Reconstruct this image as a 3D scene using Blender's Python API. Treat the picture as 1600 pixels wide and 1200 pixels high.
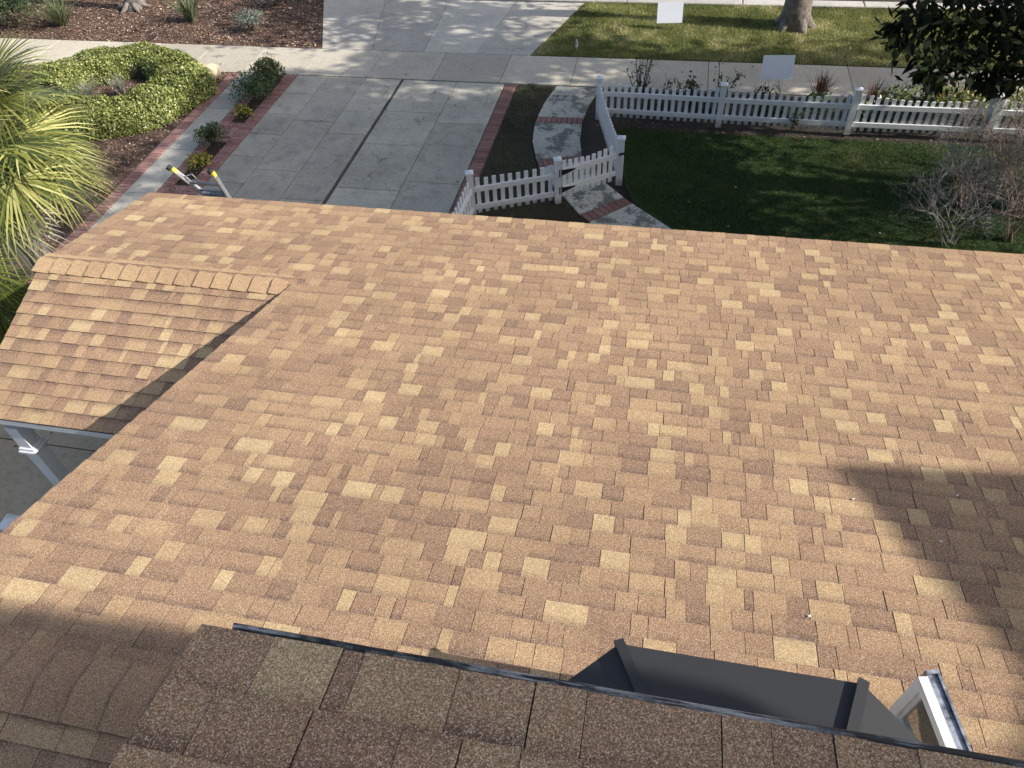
import bpy, math, random
import numpy as np
from mathutils import Vector, Matrix
random.seed(7); rng = np.random.default_rng(7)
S = bpy.context.scene
for o in list(bpy.data.objects): bpy.data.objects.remove(o)
COL = S.collection

# ------------------------------------------------------------------ camera
FPX, CX, CY, CAMH = 1156.0, 800.0, 600.0, 7.7
def _cam():
    d = np.array([880-CX, 1673-CY, FPX]); d /= np.linalg.norm(d)
    z = -d; a = np.array([0, 0, 1.]); y = a-a.dot(z)*z; y /= np.linalg.norm(y); x = np.cross(y, z)
    R = np.stack([x, y, z]); c, s = math.cos(-.248), math.sin(-.248)
    return np.array([[c, s, 0], [-s, c, 0], [0, 0, 1.]])@R
RC = _cam()
cam = bpy.data.objects.new('camera', bpy.data.cameras.new('camera')); COL.objects.link(cam)
m = Matrix.Identity(4)
for j, v in enumerate((np.array([1., 0, 0]), np.array([0, -1., 0]), np.array([0, 0, -1.]))):
    w = RC@v
    for i in range(3): m[i][j] = float(w[i])
m[2][3] = CAMH
cam.matrix_world = m
cam.data.sensor_width = 36; cam.data.lens = FPX*36/1600
cam.data.clip_start = .05; cam.data.clip_end = 2000
S.camera = cam
def at(u, v, z=0.0):
    """where the sight line through a spot of the survey picture meets height z"""
    d = RC@np.array([u-CX, v-CY, FPX]); t = (z-CAMH)/d[2]
    return Vector((d[0]*t, d[1]*t, z))
def at_plane(u, v, p0, n):
    d = RC@np.array([u-CX, v-CY, FPX]); o = np.array([0, 0, CAMH])
    t = np.dot(np.array(p0)-o, n)/np.dot(d, n); return Vector(o+d*t)

# ------------------------------------------------------------------ light
SUN = Vector((1.534, -.10, 1.0)).normalized()
world = bpy.data.worlds.new('World'); S.world = world; world.use_nodes = True
nt = world.node_tree; nt.nodes.clear()
sky = nt.nodes.new('ShaderNodeTexSky'); sky.sky_type = 'NISHITA'; sky.sun_disc = False
sky.sun_elevation = math.asin(SUN.z); sky.sun_rotation = math.atan2(SUN.x, SUN.y)
sky.air_density = 1.0; sky.dust_density = 2.5; sky.ozone_density = .7
bg = nt.nodes.new('ShaderNodeBackground'); bg.inputs[1].default_value = .128
wo = nt.nodes.new('ShaderNodeOutputWorld')
nt.links.new(sky.outputs[0], bg.inputs[0]); nt.links.new(bg.outputs[0], wo.inputs[0])
ld = bpy.data.lights.new('sun', 'SUN'); ld.energy = 4.9; ld.angle = math.radians(.5); ld.color = (1, .95, .87)
lo = bpy.data.objects.new('sun', ld); COL.objects.link(lo)
lo.rotation_euler = (-SUN).to_track_quat('-Z', 'Y').to_euler()
S.view_settings.view_transform = 'Standard'; S.view_settings.look = 'None'
S.view_settings.gamma = 1; S.view_settings.exposure = .55
try: S.view_settings.use_curve_mapping = False
except Exception: pass
S.render.engine = 'CYCLES'
S.cycles.max_bounces = 6; S.cycles.transparent_max_bounces = 8

# ------------------------------------------------------------------ object helpers
def link(o, parent=None):
    COL.objects.link(o)
    if parent is not None: o.parent = parent
    return o
def tag(o, label=None, cat=None, group=None, kind=None):
    if label: o['label'] = label
    if cat: o['category'] = cat
    if group: o['group'] = group
    if kind: o['kind'] = kind
    return o
def thing(name, label, cat, loc=(0, 0, 0), rz=0, group=None):
    o = bpy.data.objects.new(name, None); o.empty_display_size = .1
    o.location = loc; o.rotation_euler = (0, 0, rz); link(o)
    return tag(o, label, cat, group)
class MB:
    def __init__(s): s.v = []; s.f = []; s.r = []
    def add(s, vs, fs, r=None):
        b = len(s.v); s.v += [tuple(p) for p in vs]; s.f += [tuple(b+i for i in f) for f in fs]
        s.r += [random.random() if r is None else r]*len(fs)
    def box(s, c, d, rz=0, M=None, r=None, bev=0):
        x, y, z = d[0]/2, d[1]/2, d[2]/2
        if bev:
            vs = []
            for k, (zz, e) in enumerate(((-z, 0), (z-bev, 0), (z, bev))):
                for sx, sy in ((-1, -1), (1, -1), (1, 1), (-1, 1)): vs.append(Vector((sx*(x-e), sy*(y-e), zz)))
            fs = [(3, 2, 1, 0), (8, 9, 10, 11)]
            for k in (0, 4):
                for i in range(4): j = (i+1) % 4; fs.append((k+i, k+j, k+4+j, k+4+i))
        else:
            vs = [Vector((sx*x, sy*y, sz*z)) for sz in (-1, 1) for sx, sy in ((-1, -1), (1, -1), (1, 1), (-1, 1))]
            fs = [(3, 2, 1, 0), (4, 5, 6, 7)]+[(i, (i+1) % 4, (i+1) % 4+4, i+4) for i in range(4)]
        R = M if M is not None else Matrix.Rotation(rz, 3, 'Z')
        s.add([R@p+Vector(c) for p in vs], fs, random.random() if r is None else r)
    def bar(s, a, b, w, h, up=(0, 0, 1), r=None, bev=0):
        a = Vector(a); b = Vector(b); d = b-a; L = d.length; X = d.normalized(); Y = Vector(up).cross(X)
        if Y.length < 1e-4: Y = Vector((0, 1, 0)).cross(X)
        Y.normalize(); Z = X.cross(Y)
        M = Matrix((X, Y, Z)).transposed()
        s.box((a+b)/2, (L, w, h), M=M, r=r, bev=bev)
    def tube(s, pts, rad, n=6, cap=True, r=None):
        pts = [Vector(p) for p in pts]; k = len(pts)
        if not hasattr(rad, '__len__'): rad = [rad]*k
        vs = []; fs = []
        for i, p in enumerate(pts):
            d = (pts[min(i+1, k-1)]-pts[max(i-1, 0)]).normalized()
            a = d.cross(Vector((0, 0, 1)));
            if a.length < .05: a = d.cross(Vector((1, 0, 0)))
            a.normalize(); b = d.cross(a)
            for j in range(n):
                t = 2*math.pi*j/n; vs.append(p+(a*math.cos(t)+b*math.sin(t))*rad[i])
        for i in range(k-1):
            for j in range(n):
                q = (j+1) % n; fs.append((i*n+j, i*n+q, (i+1)*n+q, (i+1)*n+j))
        if cap: fs.append(tuple(range(n))[::-1]); fs.append(tuple((k-1)*n+j for j in range(n)))
        s.add(vs, fs, r)
    def prism(s, poly, z0, z1, r=None):
        n = len(poly)
        A = sum(poly[i][0]*poly[(i+1) % n][1]-poly[(i+1) % n][0]*poly[i][1] for i in range(n))
        if A < 0: poly = poly[::-1]
        vs = [(p[0], p[1], z0) for p in poly]+[(p[0], p[1], z1) for p in poly]
        s.add(vs, [tuple(range(n))[::-1], tuple(range(n, 2*n))]+[(i, (i+1) % n, (i+1) % n+n, i+n) for i in range(n)], r)
    def build(s, name, mat, parent=None, smooth=False, kind=None, loc=None):
        me = bpy.data.meshes.new(name); me.from_pydata(s.v, [], s.f)
        at_ = me.attributes.new('rnd', 'FLOAT', 'FACE'); at_.data.foreach_set('value', np.array(s.r, dtype=np.float32))
        if smooth: me.polygons.foreach_set('use_smooth', [True]*len(me.polygons))
        me.materials.append(mat)
        o = bpy.data.objects.new(name, me); link(o, parent)
        if kind: o['kind'] = kind
        return o
def quads(name, V, R, mat, parent=None, tri=False):
    """V: (n,k,3) array of faces with k corners each"""
    n, k = V.shape[:2]
    me = bpy.data.meshes.new(name)
    me.vertices.add(n*k); me.vertices.foreach_set('co', V.reshape(-1).astype(np.float32))
    me.loops.add(n*k); me.loops.foreach_set('vertex_index', np.arange(n*k, dtype=np.int32))
    me.polygons.add(n); me.polygons.foreach_set('loop_start', np.arange(0, n*k, k, dtype=np.int32))
    try: me.polygons.foreach_set('loop_total', np.full(n, k, dtype=np.int32))
    except Exception: pass
    a = me.attributes.new('rnd', 'FLOAT', 'FACE'); a.data.foreach_set('value', R.astype(np.float32))
    me.update(calc_edges=True); me.validate()
    me.materials.append(mat)
    return link(bpy.data.objects.new(name, me), parent)
def unit(v): return v/np.maximum(np.linalg.norm(v, axis=-1, keepdims=True), 1e-9)
def leaf_faces(P, D, N, L, W):
    """pointed leaves: base P, along D, face normal N, length L, width W -> (n,4,3), folded diamond"""
    D = unit(D); Sd = unit(np.cross(D, N)); L = L[:, None]; W = W[:, None]
    mid = P+D*L*.45
    return np.stack([P, mid+Sd*W*.5, P+D*L, mid-Sd*W*.5], 1)

# ------------------------------------------------------------------ material helpers
class NT:
    def __init__(s, name):
        s.m = bpy.data.materials.new(name); s.m.use_nodes = True; s.t = s.m.node_tree; s.n = s.t.nodes
        s.b = s.n['Principled BSDF']; s.b.inputs['Roughness'].default_value = .8
        s.tc = s.n.new('ShaderNodeTexCoord')
    def lk(s, a, b): s.t.links.new(a, b)
    def noise(s, scale, detail=4, rough=.6, vec=None, w=None):
        n = s.n.new('ShaderNodeTexNoise'); n.inputs['Scale'].default_value = scale; n.inputs['Detail'].default_value = detail
        n.inputs['Roughness'].default_value = rough; s.lk(vec or s.tc.outputs['Object'], n.inputs['Vector']); return n.outputs['Fac']
    def voro(s, scale, out='Color', feat='F1', vec=None):
        n = s.n.new('ShaderNodeTexVoronoi'); n.feature = feat; n.inputs['Scale'].default_value = scale
        s.lk(vec or s.tc.outputs['Object'], n.inputs['Vector']); return n.outputs[out]
    def ramp(s, fac, stops, interp='LINEAR'):
        r = s.n.new('ShaderNodeValToRGB'); s.lk(fac, r.inputs[0]); e = r.color_ramp.elements; r.color_ramp.interpolation = interp
        while len(e) < len(stops): e.new(.5)
        for k, (p, c) in enumerate(stops):
            e[k].position = p; e[k].color = (c if hasattr(c, '__len__') else (c, c, c))+(1,) if hasattr(c, '__len__') else (c, c, c, 1)
        return r.outputs[0]
    def mix(s, a, b, fac=1.0, mode='MIX'):
        n = s.n.new('ShaderNodeMix'); n.data_type = 'RGBA'; n.blend_type = mode
        for sock, v in ((n.inputs[0], fac), (n.inputs[6], a), (n.inputs[7], b)):
            if hasattr(v, 'is_output'): s.lk(v, sock)
            elif hasattr(v, '__len__'): sock.default_value = tuple(v)+(1,)
            elif sock == n.inputs[0]: sock.default_value = v
            else: sock.default_value = (v, v, v, 1)
        return n.outputs[2]
    def math(s, op, a, b=0.0, clamp=False):
        n = s.n.new('ShaderNodeMath'); n.operation = op; n.use_clamp = clamp
        for k, v in ((0, a), (1, b)):
            if hasattr(v, 'is_output'): s.lk(v, n.inputs[k])
            else: n.inputs[k].default_value = v
        return n.outputs[0]
    def attr(s, name, out='Fac'):
        n = s.n.new('ShaderNodeAttribute'); n.attribute_name = name; return n.outputs[out]
    def col(s, c):
        if hasattr(c, 'is_output'): s.lk(c, s.b.inputs['Base Color'])
        else: s.b.inputs['Base Color'].default_value = tuple(c)+(1,)
        return s
    def bump(s, h, strength=.4, dist=.01):
        n = s.n.new('ShaderNodeBump'); n.inputs['Strength'].default_value = strength; n.inputs['Distance'].default_value = dist
        s.lk(h, n.inputs['Height']); s.lk(n.outputs[0], s.b.inputs['Normal']); return s
    def set(s, **k):
        for a, v in k.items(): s.b.inputs[a.replace('_', ' ')].default_value = v
        return s
def m_leaf(name, stops, trans=.35, rough=.55, spec=.35):
    t = NT(name); c = t.ramp(t.attr('rnd'), stops); t.col(c).set(Roughness=rough)
    t.b.inputs['Specular IOR Level'].default_value = spec
    if trans:
        tr = t.n.new('ShaderNodeBsdfTranslucent'); t.lk(c, tr.inputs[0]); mx = t.n.new('ShaderNodeMixShader'); mx.inputs[0].default_value = trans
        t.lk(t.b.outputs[0], mx.inputs[1]); t.lk(tr.outputs[0], mx.inputs[2]); t.lk(mx.outputs[0], t.n['Material Output'].inputs[0])
    return t.m
def m_plain(name, c, rough=.6, metal=0, var=.15, scale=6, bump=0):
    t = NT(name); n = t.noise(scale, 5)
    t.col(t.mix(tuple(x*(1-var) for x in c), tuple(min(1, x*(1+var*.6)) for x in c), n)).set(Roughness=rough, Metallic=metal)
    if bump: t.bump(t.noise(scale*20, 3), bump, .004)
    return t.m
def m_concrete(name, base, dark, stain=.5, cell=True, sc=1.0, ddark=None):
    t = NT(name)
    a = t.noise(.55*sc, 6, .65); b = t.noise(3.2*sc, 6, .7); g = t.noise(90, 3, .7); f = t.noise(14, 5, .75)
    c = t.mix(dark, base, t.ramp(a, [(.36, 0.), (.62, 1.)]))
    c = t.mix(c, t.mix(c, (.5, .5, .5), 1, 'MULTIPLY'), t.ramp(b, [(.5, 0.), (.75, stain)]))
    c = t.mix(c, t.ramp(f, [(.25, .68), (.5, 1.), (.8, 1.12)]), 1, 'MULTIPLY')
    c = t.mix(c, t.ramp(g, [(.3, .82), (.6, 1.05)]), .8, 'MULTIPLY')
    if cell:
        c = t.mix(c, t.ramp(t.attr('rnd'), [(0., .84), (1., 1.12)]), 1, 'MULTIPLY')
    # small dark pits
    v = t.voro(23, 'Distance'); c = t.mix(c, (.12, .11, .1), t.math('MULTIPLY', t.math('LESS_THAN', v, .055), t.ramp(b, [(.45, 0.), (.6, .7)])))
    if cell and ddark is None:
        wv = t.n.new('ShaderNodeVectorMath'); wv.operation = 'ADD'; nz = t.n.new('ShaderNodeTexNoise'); nz.inputs['Scale'].default_value = 1.6; nz.inputs['Detail'].default_value = 6
        sc_ = t.n.new('ShaderNodeVectorMath'); sc_.operation = 'SCALE'; sc_.inputs['Scale'].default_value = .9; t.lk(nz.outputs['Color'], sc_.inputs[0]); t.lk(t.tc.outputs['Object'], nz.inputs['Vector'])
        t.lk(t.tc.outputs['Object'], wv.inputs[0]); t.lk(sc_.outputs[0], wv.inputs[1])
        ck = t.voro(.42, 'Distance', 'DISTANCE_TO_EDGE', wv.outputs[0])
        c = t.mix(c, (.10, .095, .085), t.math('MULTIPLY', t.math('LESS_THAN', ck, .0028), t.ramp(t.noise(.5, 3), [(.5, 0.), (.56, .75)])))
    if ddark is not None: # mossy black blotches with ragged edges
        n1 = t.noise(2.6, 8, .78); c = t.mix(c, ddark, t.ramp(n1, [(.50, 0.), (.545, .8)]))
        n2 = t.noise(11, 6, .8); c = t.mix(c, ddark, t.ramp(n2, [(.55, 0.), (.62, .6)]))
    t.col(c).set(Roughness=.9); t.bump(g, .25, .004); return t.m
# shingles: pigment of each tab, granules, and the darker band, part print, part painted course shade
def m_shingle(name, fleck=1.0):
    t = NT(name)
    tone = t.ramp(t.attr('rnd'), [(0., (.228, .137, .090)), (.16, (.270, .163, .103)), (.36, (.315, .193, .117)), (.56, (.360, .227, .132)),
                                  (.74, (.405, .266, .148)), (.87, (.465, .325, .176)), (1., (.53, .392, .218))])
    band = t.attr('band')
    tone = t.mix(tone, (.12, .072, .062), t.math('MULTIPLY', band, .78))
    g1 = t.voro(410, 'Color'); g2 = t.noise(190, 2, .6); g3 = t.noise(900, 1, .5)
    sp = t.n.new('ShaderNodeSeparateColor'); t.lk(g1, sp.inputs[0])
    gr = t.ramp(sp.outputs[0], [(0., .42), (.3, .68), (.6, .95), (.85, 1.22), (.97, 1.8)])
    c = t.mix(tone, gr, fleck, 'MULTIPLY')
    # cream granules
    c = t.mix(c, (.80, .66, .47), t.math('MULTIPLY', t.math('GREATER_THAN', sp.outputs[1], .89), .6))
    c = t.mix(c, t.ramp(g2, [(.3, .80), (.65, 1.15)]), .7, 'MULTIPLY')
    big = t.noise(.9, 4, .6); c = t.mix(c, t.ramp(big, [(.35, .90), (.65, 1.06)]), 1, 'MULTIPLY')
    t.col(c).set(Roughness=.92); t.b.inputs['Specular IOR Level'].default_value = .25
    t.bump(sp.outputs[0], .5, .0015)
    return t.m
M = {}
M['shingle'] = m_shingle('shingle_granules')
M['backing'] = m_plain('roof_felt', (.035, .03, .028), .95)
t = NT('white_vinyl'); n = t.noise(1.6, 6, .7); n2 = t.noise(9, 5, .7)
sx = t.n.new('ShaderNodeSeparateXYZ'); geo = t.n.new('ShaderNodeNewGeometry'); t.lk(geo.outputs['Position'], sx.inputs[0])
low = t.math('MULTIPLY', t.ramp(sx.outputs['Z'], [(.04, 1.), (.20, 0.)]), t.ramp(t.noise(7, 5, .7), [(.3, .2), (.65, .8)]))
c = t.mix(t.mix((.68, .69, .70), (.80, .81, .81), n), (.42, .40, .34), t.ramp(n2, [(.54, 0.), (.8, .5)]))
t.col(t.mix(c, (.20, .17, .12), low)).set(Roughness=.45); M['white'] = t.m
M['white_paint'] = m_plain('white_paint', (.74, .74, .72), .5, var=.08)
M['wall'] = m_plain('painted_siding', (.62, .62, .58), .8, var=.08, bump=.3)
t = NT('charcoal_metal'); n = t.noise(2.5, 5, .6)
t.col(t.mix((.036, .037, .040), (.048, .049, .052), n)).set(Roughness=.55, Metallic=.0); t.bump(t.noise(5, 3), .15, .01)
t.b.inputs['Specular IOR Level'].default_value = .2; M['charcoal'] = t.m
t = NT('worn_drip_metal'); mp = t.n.new('ShaderNodeMapping'); mp.inputs['Scale'].default_value = (.35, 6, 6); t.lk(t.tc.outputs['Object'], mp.inputs[0]); n = t.noise(18, 8, .75, mp.outputs[0]); n2 = t.noise(3.5, 6, .7)
w = t.ramp(n, [(.46, 0.), (.56, 1.)]); w = t.math('MULTIPLY', w, t.ramp(n2, [(.36, 0.), (.52, 1.)]))
t.col(t.mix((.014, .016, .016), (.42, .42, .40), w)).set(Roughness=.5); t.bump(n, .4, .002); M['drip'] = t.m
M['black'] = m_plain('black_iron', (.012, .012, .012), .5)
t = NT('weathered_aluminium'); n = t.noise(18, 6, .7)
t.col(t.mix((.10, .11, .14), (.50, .52, .56), t.ramp(n, [(.34, 0.), (.62, 1.)]))).set(Roughness=.4, Metallic=.5); M['alu_old'] = t.m
t = NT('ladder_aluminium'); t.col(t.mix((.25, .25, .26), (.55, .56, .57), t.noise(12, 4))).set(Roughness=.35, Metallic=.6); M['alu'] = t.m
M['yellow'] = m_plain('yellow_plastic', (.70, .60, .05), .45, var=.05)
M['rubber'] = m_plain('black_rubber', (.02, .02, .022), .8)
t = NT('window_glass'); t.col((.12, .12, .10)).set(Roughness=.03, Metallic=.0); t.b.inputs['Specular IOR Level'].default_value = 1.0; t.b.inputs['IOR'].default_value = 2.4; M['glass'] = t.m
M['conc_sun'] = m_concrete('sidewalk_concrete', (.52, .465, .37), (.44, .395, .315), .35)
M['conc_drive'] = m_concrete('driveway_concrete', (.50, .46, .37), (.37, .345, .28), .75)
M['conc_path'] = m_concrete('path_concrete', (.47, .45, .39), (.41, .395, .345), .2)
M['conc_apron'] = m_concrete('apron_concrete', (.54, .50, .42), (.43, .40, .34), .5)
M['conc_walk'] = m_concrete('mossy_walk_concrete', (.56, .53, .44), (.45, .43, .36), .3, ddark=(.085, .082, .072))
M['conc_porch'] = m_concrete('porch_concrete', (.66, .50, .33), (.56, .42, .28), .5)
M['curb'] = m_concrete('curb_concrete', (.46, .44, .40), (.38, .36, .33), .4)
t = NT('asphalt'); t.col(t.mix((.03, .03, .031), (.06, .06, .06), t.noise(60, 4, .8))).set(Roughness=.9); t.bump(t.noise(150, 2), .4, .004); M['asphalt'] = t.m
def splat(mat):
    nt_ = mat.node_tree; bs = nt_.nodes['Principled BSDF']; src = bs.inputs['Base Color'].links[0].from_socket
    tc = nt_.nodes.new('ShaderNodeTexCoord'); n1 = nt_.nodes.new('ShaderNodeTexNoise'); n1.inputs['Scale'].default_value = 9; n1.inputs['Detail'].default_value = 8; n1.inputs['Roughness'].default_value = .75
    n2 = nt_.nodes.new('ShaderNodeTexNoise'); n2.inputs['Scale'].default_value = .45; n2.inputs['Detail'].default_value = 2
    nt_.links.new(tc.outputs['Object'], n1.inputs[0]); nt_.links.new(tc.outputs['Object'], n2.inputs[0])
    r1 = nt_.nodes.new('ShaderNodeValToRGB'); r1.color_ramp.elements[0].position = .58; r1.color_ramp.elements[1].position = .64; nt_.links.new(n1.outputs['Fac'], r1.inputs[0])
    r2 = nt_.nodes.new('ShaderNodeValToRGB'); r2.color_ramp.elements[0].position = .5; r2.color_ramp.elements[1].position = .6; nt_.links.new(n2.outputs['Fac'], r2.inputs[0])
    mu = nt_.nodes.new('ShaderNodeMath'); mu.operation = 'MULTIPLY'; nt_.links.new(r1.outputs[0], mu.inputs[0]); nt_.links.new(r2.outputs[0], mu.inputs[1])
    m2 = nt_.nodes.new('ShaderNodeMath'); m2.operation = 'MULTIPLY'; m2.inputs[1].default_value = .45; nt_.links.new(mu.outputs[0], m2.inputs[0])
    mx = nt_.nodes.new('ShaderNodeMix'); mx.data_type = 'RGBA'; mx.inputs[7].default_value = (.62, .61, .56, 1)
    nt_.links.new(m2.outputs[0], mx.inputs[0]); nt_.links.new(src, mx.inputs[6]); nt_.links.new(mx.outputs[2], bs.inputs['Base Color'])
splat(M['conc_drive'])
def m_brick(name, a, b, c3):
    t = NT(name); c = t.ramp(t.attr('rnd'), [(0., a), (.5, b), (1., c3)]); n = t.noise(40, 5, .7); n2 = t.noise(4, 4, .7)
    c = t.mix(c, t.ramp(n, [(.3, .7), (.65, 1.15)]), 1, 'MULTIPLY'); c = t.mix(c, (.30, .25, .22), t.ramp(n2, [(.55, 0.), (.8, .35)]))
    t.col(c).set(Roughness=.9); t.bump(n, .4, .004); return t.m
M['brick'] = m_brick('pink_brick', (.27, .135, .115), (.33, .175, .15), (.38, .22, .19))
M['brick_dark'] = m_brick('dark_red_brick', (.19, .095, .075), (.24, .12, .095), (.29, .165, .13))
M['mortar'] = m_plain('mortar', (.30, .25, .225), .95, scale=20)
def m_soil(name, a, b, c3):
    t = NT(name); n = t.noise(22, 8, .8); n2 = t.noise(1.2, 4)
    c = t.ramp(n, [(.3, a), (.5, b), (.72, c3)]); c = t.mix(c, t.ramp(n2, [(.3, .75), (.7, 1.1)]), 1, 'MULTIPLY')
    t.col(c).set(Roughness=1); t.bump(n, .8, .03); return t.m
M['soil'] = m_soil('dark_soil', (.018, .014, .011), (.035, .027, .020), (.075, .058, .042))
M['mulch_bed'] = m_soil('mulch_bed_soil', (.055, .036, .027), (.12, .078, .058), (.22, .145, .105))
M['lawn'] = m_soil('lawn_soil', (.018, .032, .007), (.030, .052, .010), (.05, .075, .017))
M['lawn2'] = m_soil('parkway_lawn_soil', (.06, .065, .02), (.11, .115, .035), (.18, .17, .065))
M['lawn_dry'] = m_soil('dry_lawn_soil', (.035, .032, .018), (.060, .055, .030), (.10, .088, .05))
M['mulch'] = m_leaf('mulch_chips', [(0., (.06, .036, .026)), (.4, (.17, .10, .072)), (.8, (.30, .20, .145)), (1., (.62, .50, .38))], 0, .95, .1)
M['blade'] = m_leaf('grass_blades', [(0., (.022, .054, .008)), (.5, (.042, .092, .013)), (.85, (.075, .125, .024)), (1., (.18, .19, .07))], .3)
M['blade_light'] = m_leaf('parkway_grass_blades', [(0., (.075, .10, .026)), (.4, (.16, .19, .05)), (.75, (.33, .33, .11)), (1., (.60, .54, .30))], .3)
M['blade_dry'] = m_leaf('worn_grass_blades', [(0., (.035, .035, .016)), (.5, (.068, .064, .028)), (.85, (.115, .105, .05)), (1., (.20, .175, .09))], .3)
M['hedge'] = m_leaf('hedge_leaves', [(0., (.06, .085, .022)), (.35, (.16, .20, .045)), (.7, (.34, .37, .10)), (1., (.70, .68, .32))], .3, .4)
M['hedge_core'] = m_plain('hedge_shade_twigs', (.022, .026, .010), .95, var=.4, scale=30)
M['palm'] = m_leaf('palm_fronds', [(0., (.035, .055, .022)), (.35, (.105, .135, .048)), (.7, (.31, .325, .08)), (1., (.68, .66, .28))], .35, .38, .5)
M['palm_dark'] = m_leaf('lower_palm_fronds', [(0., (.02, .035, .012)), (.5, (.06, .09, .02)), (1., (.20, .22, .04))], .3, .45)
M['dkleaf'] = m_leaf('dark_glossy_leaves', [(0., (.008, .012, .006)), (.6, (.016, .024, .011)), (1., (.035, .048, .018))], .12, .65, .08)
M['leaf'] = m_leaf('tree_leaves', [(0., (.03, .05, .015)), (1., (.08, .11, .03))], .3)
M['shrub'] = m_leaf('shrub_leaves', [(0., (.035, .06, .022)), (.5, (.075, .115, .042)), (1., (.17, .21, .085))], .3)
M['shrub_dark'] = m_leaf('rose_leaves', [(0., (.018, .032, .014)), (.6, (.045, .07, .028)), (1., (.11, .15, .06))], .3)
M['shrub_grey'] = m_leaf('grey_leaves', [(0., (.09, .115, .085)), (1., (.27, .31, .26))], .2)
M['yleaf'] = m_leaf('yellow_green_leaves', [(0., (.14, .14, .025)), (.6, (.38, .33, .05)), (1., (.60, .50, .10))], .3)
M['orange'] = m_leaf('orange_petals', [(0., (.45, .16, .04)), (1., (.70, .45, .15))], .2)
M['redgrass'] = m_leaf('purple_grass_blades', [(0., (.05, .022, .016)), (.6, (.13, .06, .04)), (1., (.26, .15, .09))], .2)
M['tangrass'] = m_leaf('tan_grass_blades', [(0., (.22, .13, .05)), (1., (.48, .32, .13))], .2)
M['greygrass'] = m_leaf('grey_grass_blades', [(0., (.14, .14, .11)), (1., (.42, .41, .35))], .2)
M['strap'] = m_leaf('strap_leaves', [(0., (.05, .075, .03)), (.6, (.13, .17, .07)), (1., (.36, .38, .22))], .2)
M['twig'] = m_plain('grey_twigs', (.30, .275, .255), .9, var=.35, scale=9)
M['twig_b'] = m_plain('brown_twigs', (.19, .135, .10), .9, var=.3, scale=9)
M['wood_dead'] = m_plain('dark_stems', (.05, .035, .025), .9)
t = NT('bark'); n = t.noise(9, 9, .75); v = t.noise(3, 4)
c = t.ramp(n, [(.3, (.06, .048, .04)), (.5, (.17, .145, .125)), (.7, (.32, .29, .26))]); t.col(c).set(Roughness=.95); t.bump(n, 1., .03); M['bark'] = t.m
M['rock'] = m_plain('pale_boulder', (.52, .43, .30), .85, var=.2, scale=5, bump=.6)
M['redrock'] = m_plain('red_rock', (.36, .16, .09), .9, var=.35, scale=9, bump=.6)
M['sign'] = m_plain('white_corrugated_plastic', (.80, .83, .90), .5, var=.05, scale=3)
M['steel'] = m_plain('sign_stake_steel', (.25, .25, .25), .5, metal=.6)
t = NT('clear_plastic'); t.col((.75, .80, .82)).set(Roughness=.1); t.b.inputs['Transmission Weight'].default_value = .6; M['plastic'] = t.m
M['litter'] = m_leaf('fallen_leaves', [(0., (.05, .03, .015)), (.7, (.15, .09, .04)), (1., (.45, .38, .25))], .1)

# ------------------------------------------------------------------ ground, paving, street
def soil(name, poly, z0, z1, mat, kind='structure'):
    b = MB(); b.prism([tuple(p[:2]) for p in poly], z0, z1); return b.build(name, mat, kind=kind)
g = MB(); g.add([(-90, -90, -.06), (90, -90, -.06), (90, 90, -.06), (-90, 90, -.06)], [(0, 1, 2, 3)]); g.build('ground', M['soil'], kind='structure')
def slabs(mb, xs, ys, z=0.0, gap=.012, jit=.003, th=.06, shear=0.0):
    for i in range(len(xs)-1):
        for j in range(len(ys)-1):
            a, b, c, d = xs[i]+gap/2, xs[i+1]-gap/2, ys[j]+gap/2, ys[j+1]-gap/2
            dz = random.uniform(-jit, jit)
            mb.box(((a+b)/2, (c+d)/2, z+dz-th/2), (b-a, d-c, th), bev=.006)
# driveway: five strips with their own joints
dv = MB()
strips = [(-8.80, -8.03, [6.0, 7.5, 9, 10.3, 11.45, 12.45, 13.35, 14.25, 15.2, 16.12]), (-8.03, -7.08, [6.0, 8, 10, 12.0, 14.0, 16.12]),
          (-7.08, -6.20, [6.0, 8.6, 11.05, 13.55, 16.12]), (-6.135, -4.85, [6.0, 8, 9.9, 11.55, 13.2, 14.6, 16.1]), (-4.85, -3.72, [6.0, 8.2, 10.1, 11.9, 14.2, 16.1])]
for x0, x1, ys in strips: slabs(dv, [x0, x1], ys, gap=.014, jit=.0015)
dv.build('driveway', M['conc_drive'], kind='structure')
b = MB(); 
yy = 6.0
while yy < 15.9:
    wv_ = random.uniform(.035, .060); b.box((-6.167+random.uniform(-.004, .004), yy+.19, -.031+random.uniform(-.002, .004)), (wv_, .40, .05)); yy += .38
b.build('driveway_seam', m_plain('seam_dirt', (.10, .088, .072), .95, var=.5, scale=3), kind='structure')
# public sidewalk
sw = MB(); xs = [-30]
while xs[-1] < 26: xs.append(xs[-1]+(1.52 if xs[-1] < -9 or xs[-1] > -3 else 1.62))
slabs(sw, xs, [16.15, 17.62], jit=.003); sw.build('sidewalk', M['conc_sun'], kind='structure')
# apron across the parkway, flared to the street
ap = MB()
def aprow(y0, y1):
    f = lambda y, s: (-8.76-(y-17.62)*.37 if s == 0 else -3.42+(y-17.62)*.27)
    n = 4
    for i in range(n):
        a0 = f(y0, 0)+(f(y0, 1)-f(y0, 0))*i/n+.006; a1 = f(y0, 0)+(f(y0, 1)-f(y0, 0))*(i+1)/n-.006
        b0 = f(y1, 0)+(f(y1, 1)-f(y1, 0))*i/n+.006; b1 = f(y1, 0)+(f(y1, 1)-f(y1, 0))*(i+1)/n-.006
        ap.prism([(a0, y0+.006), (a1, y0+.006), (b1, y1-.006), (b0, y1-.006)], -.06, .002)
aprow(17.62, 20.95)
ap.build('driveway_apron', M['conc_apron'], kind='structure')
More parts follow.
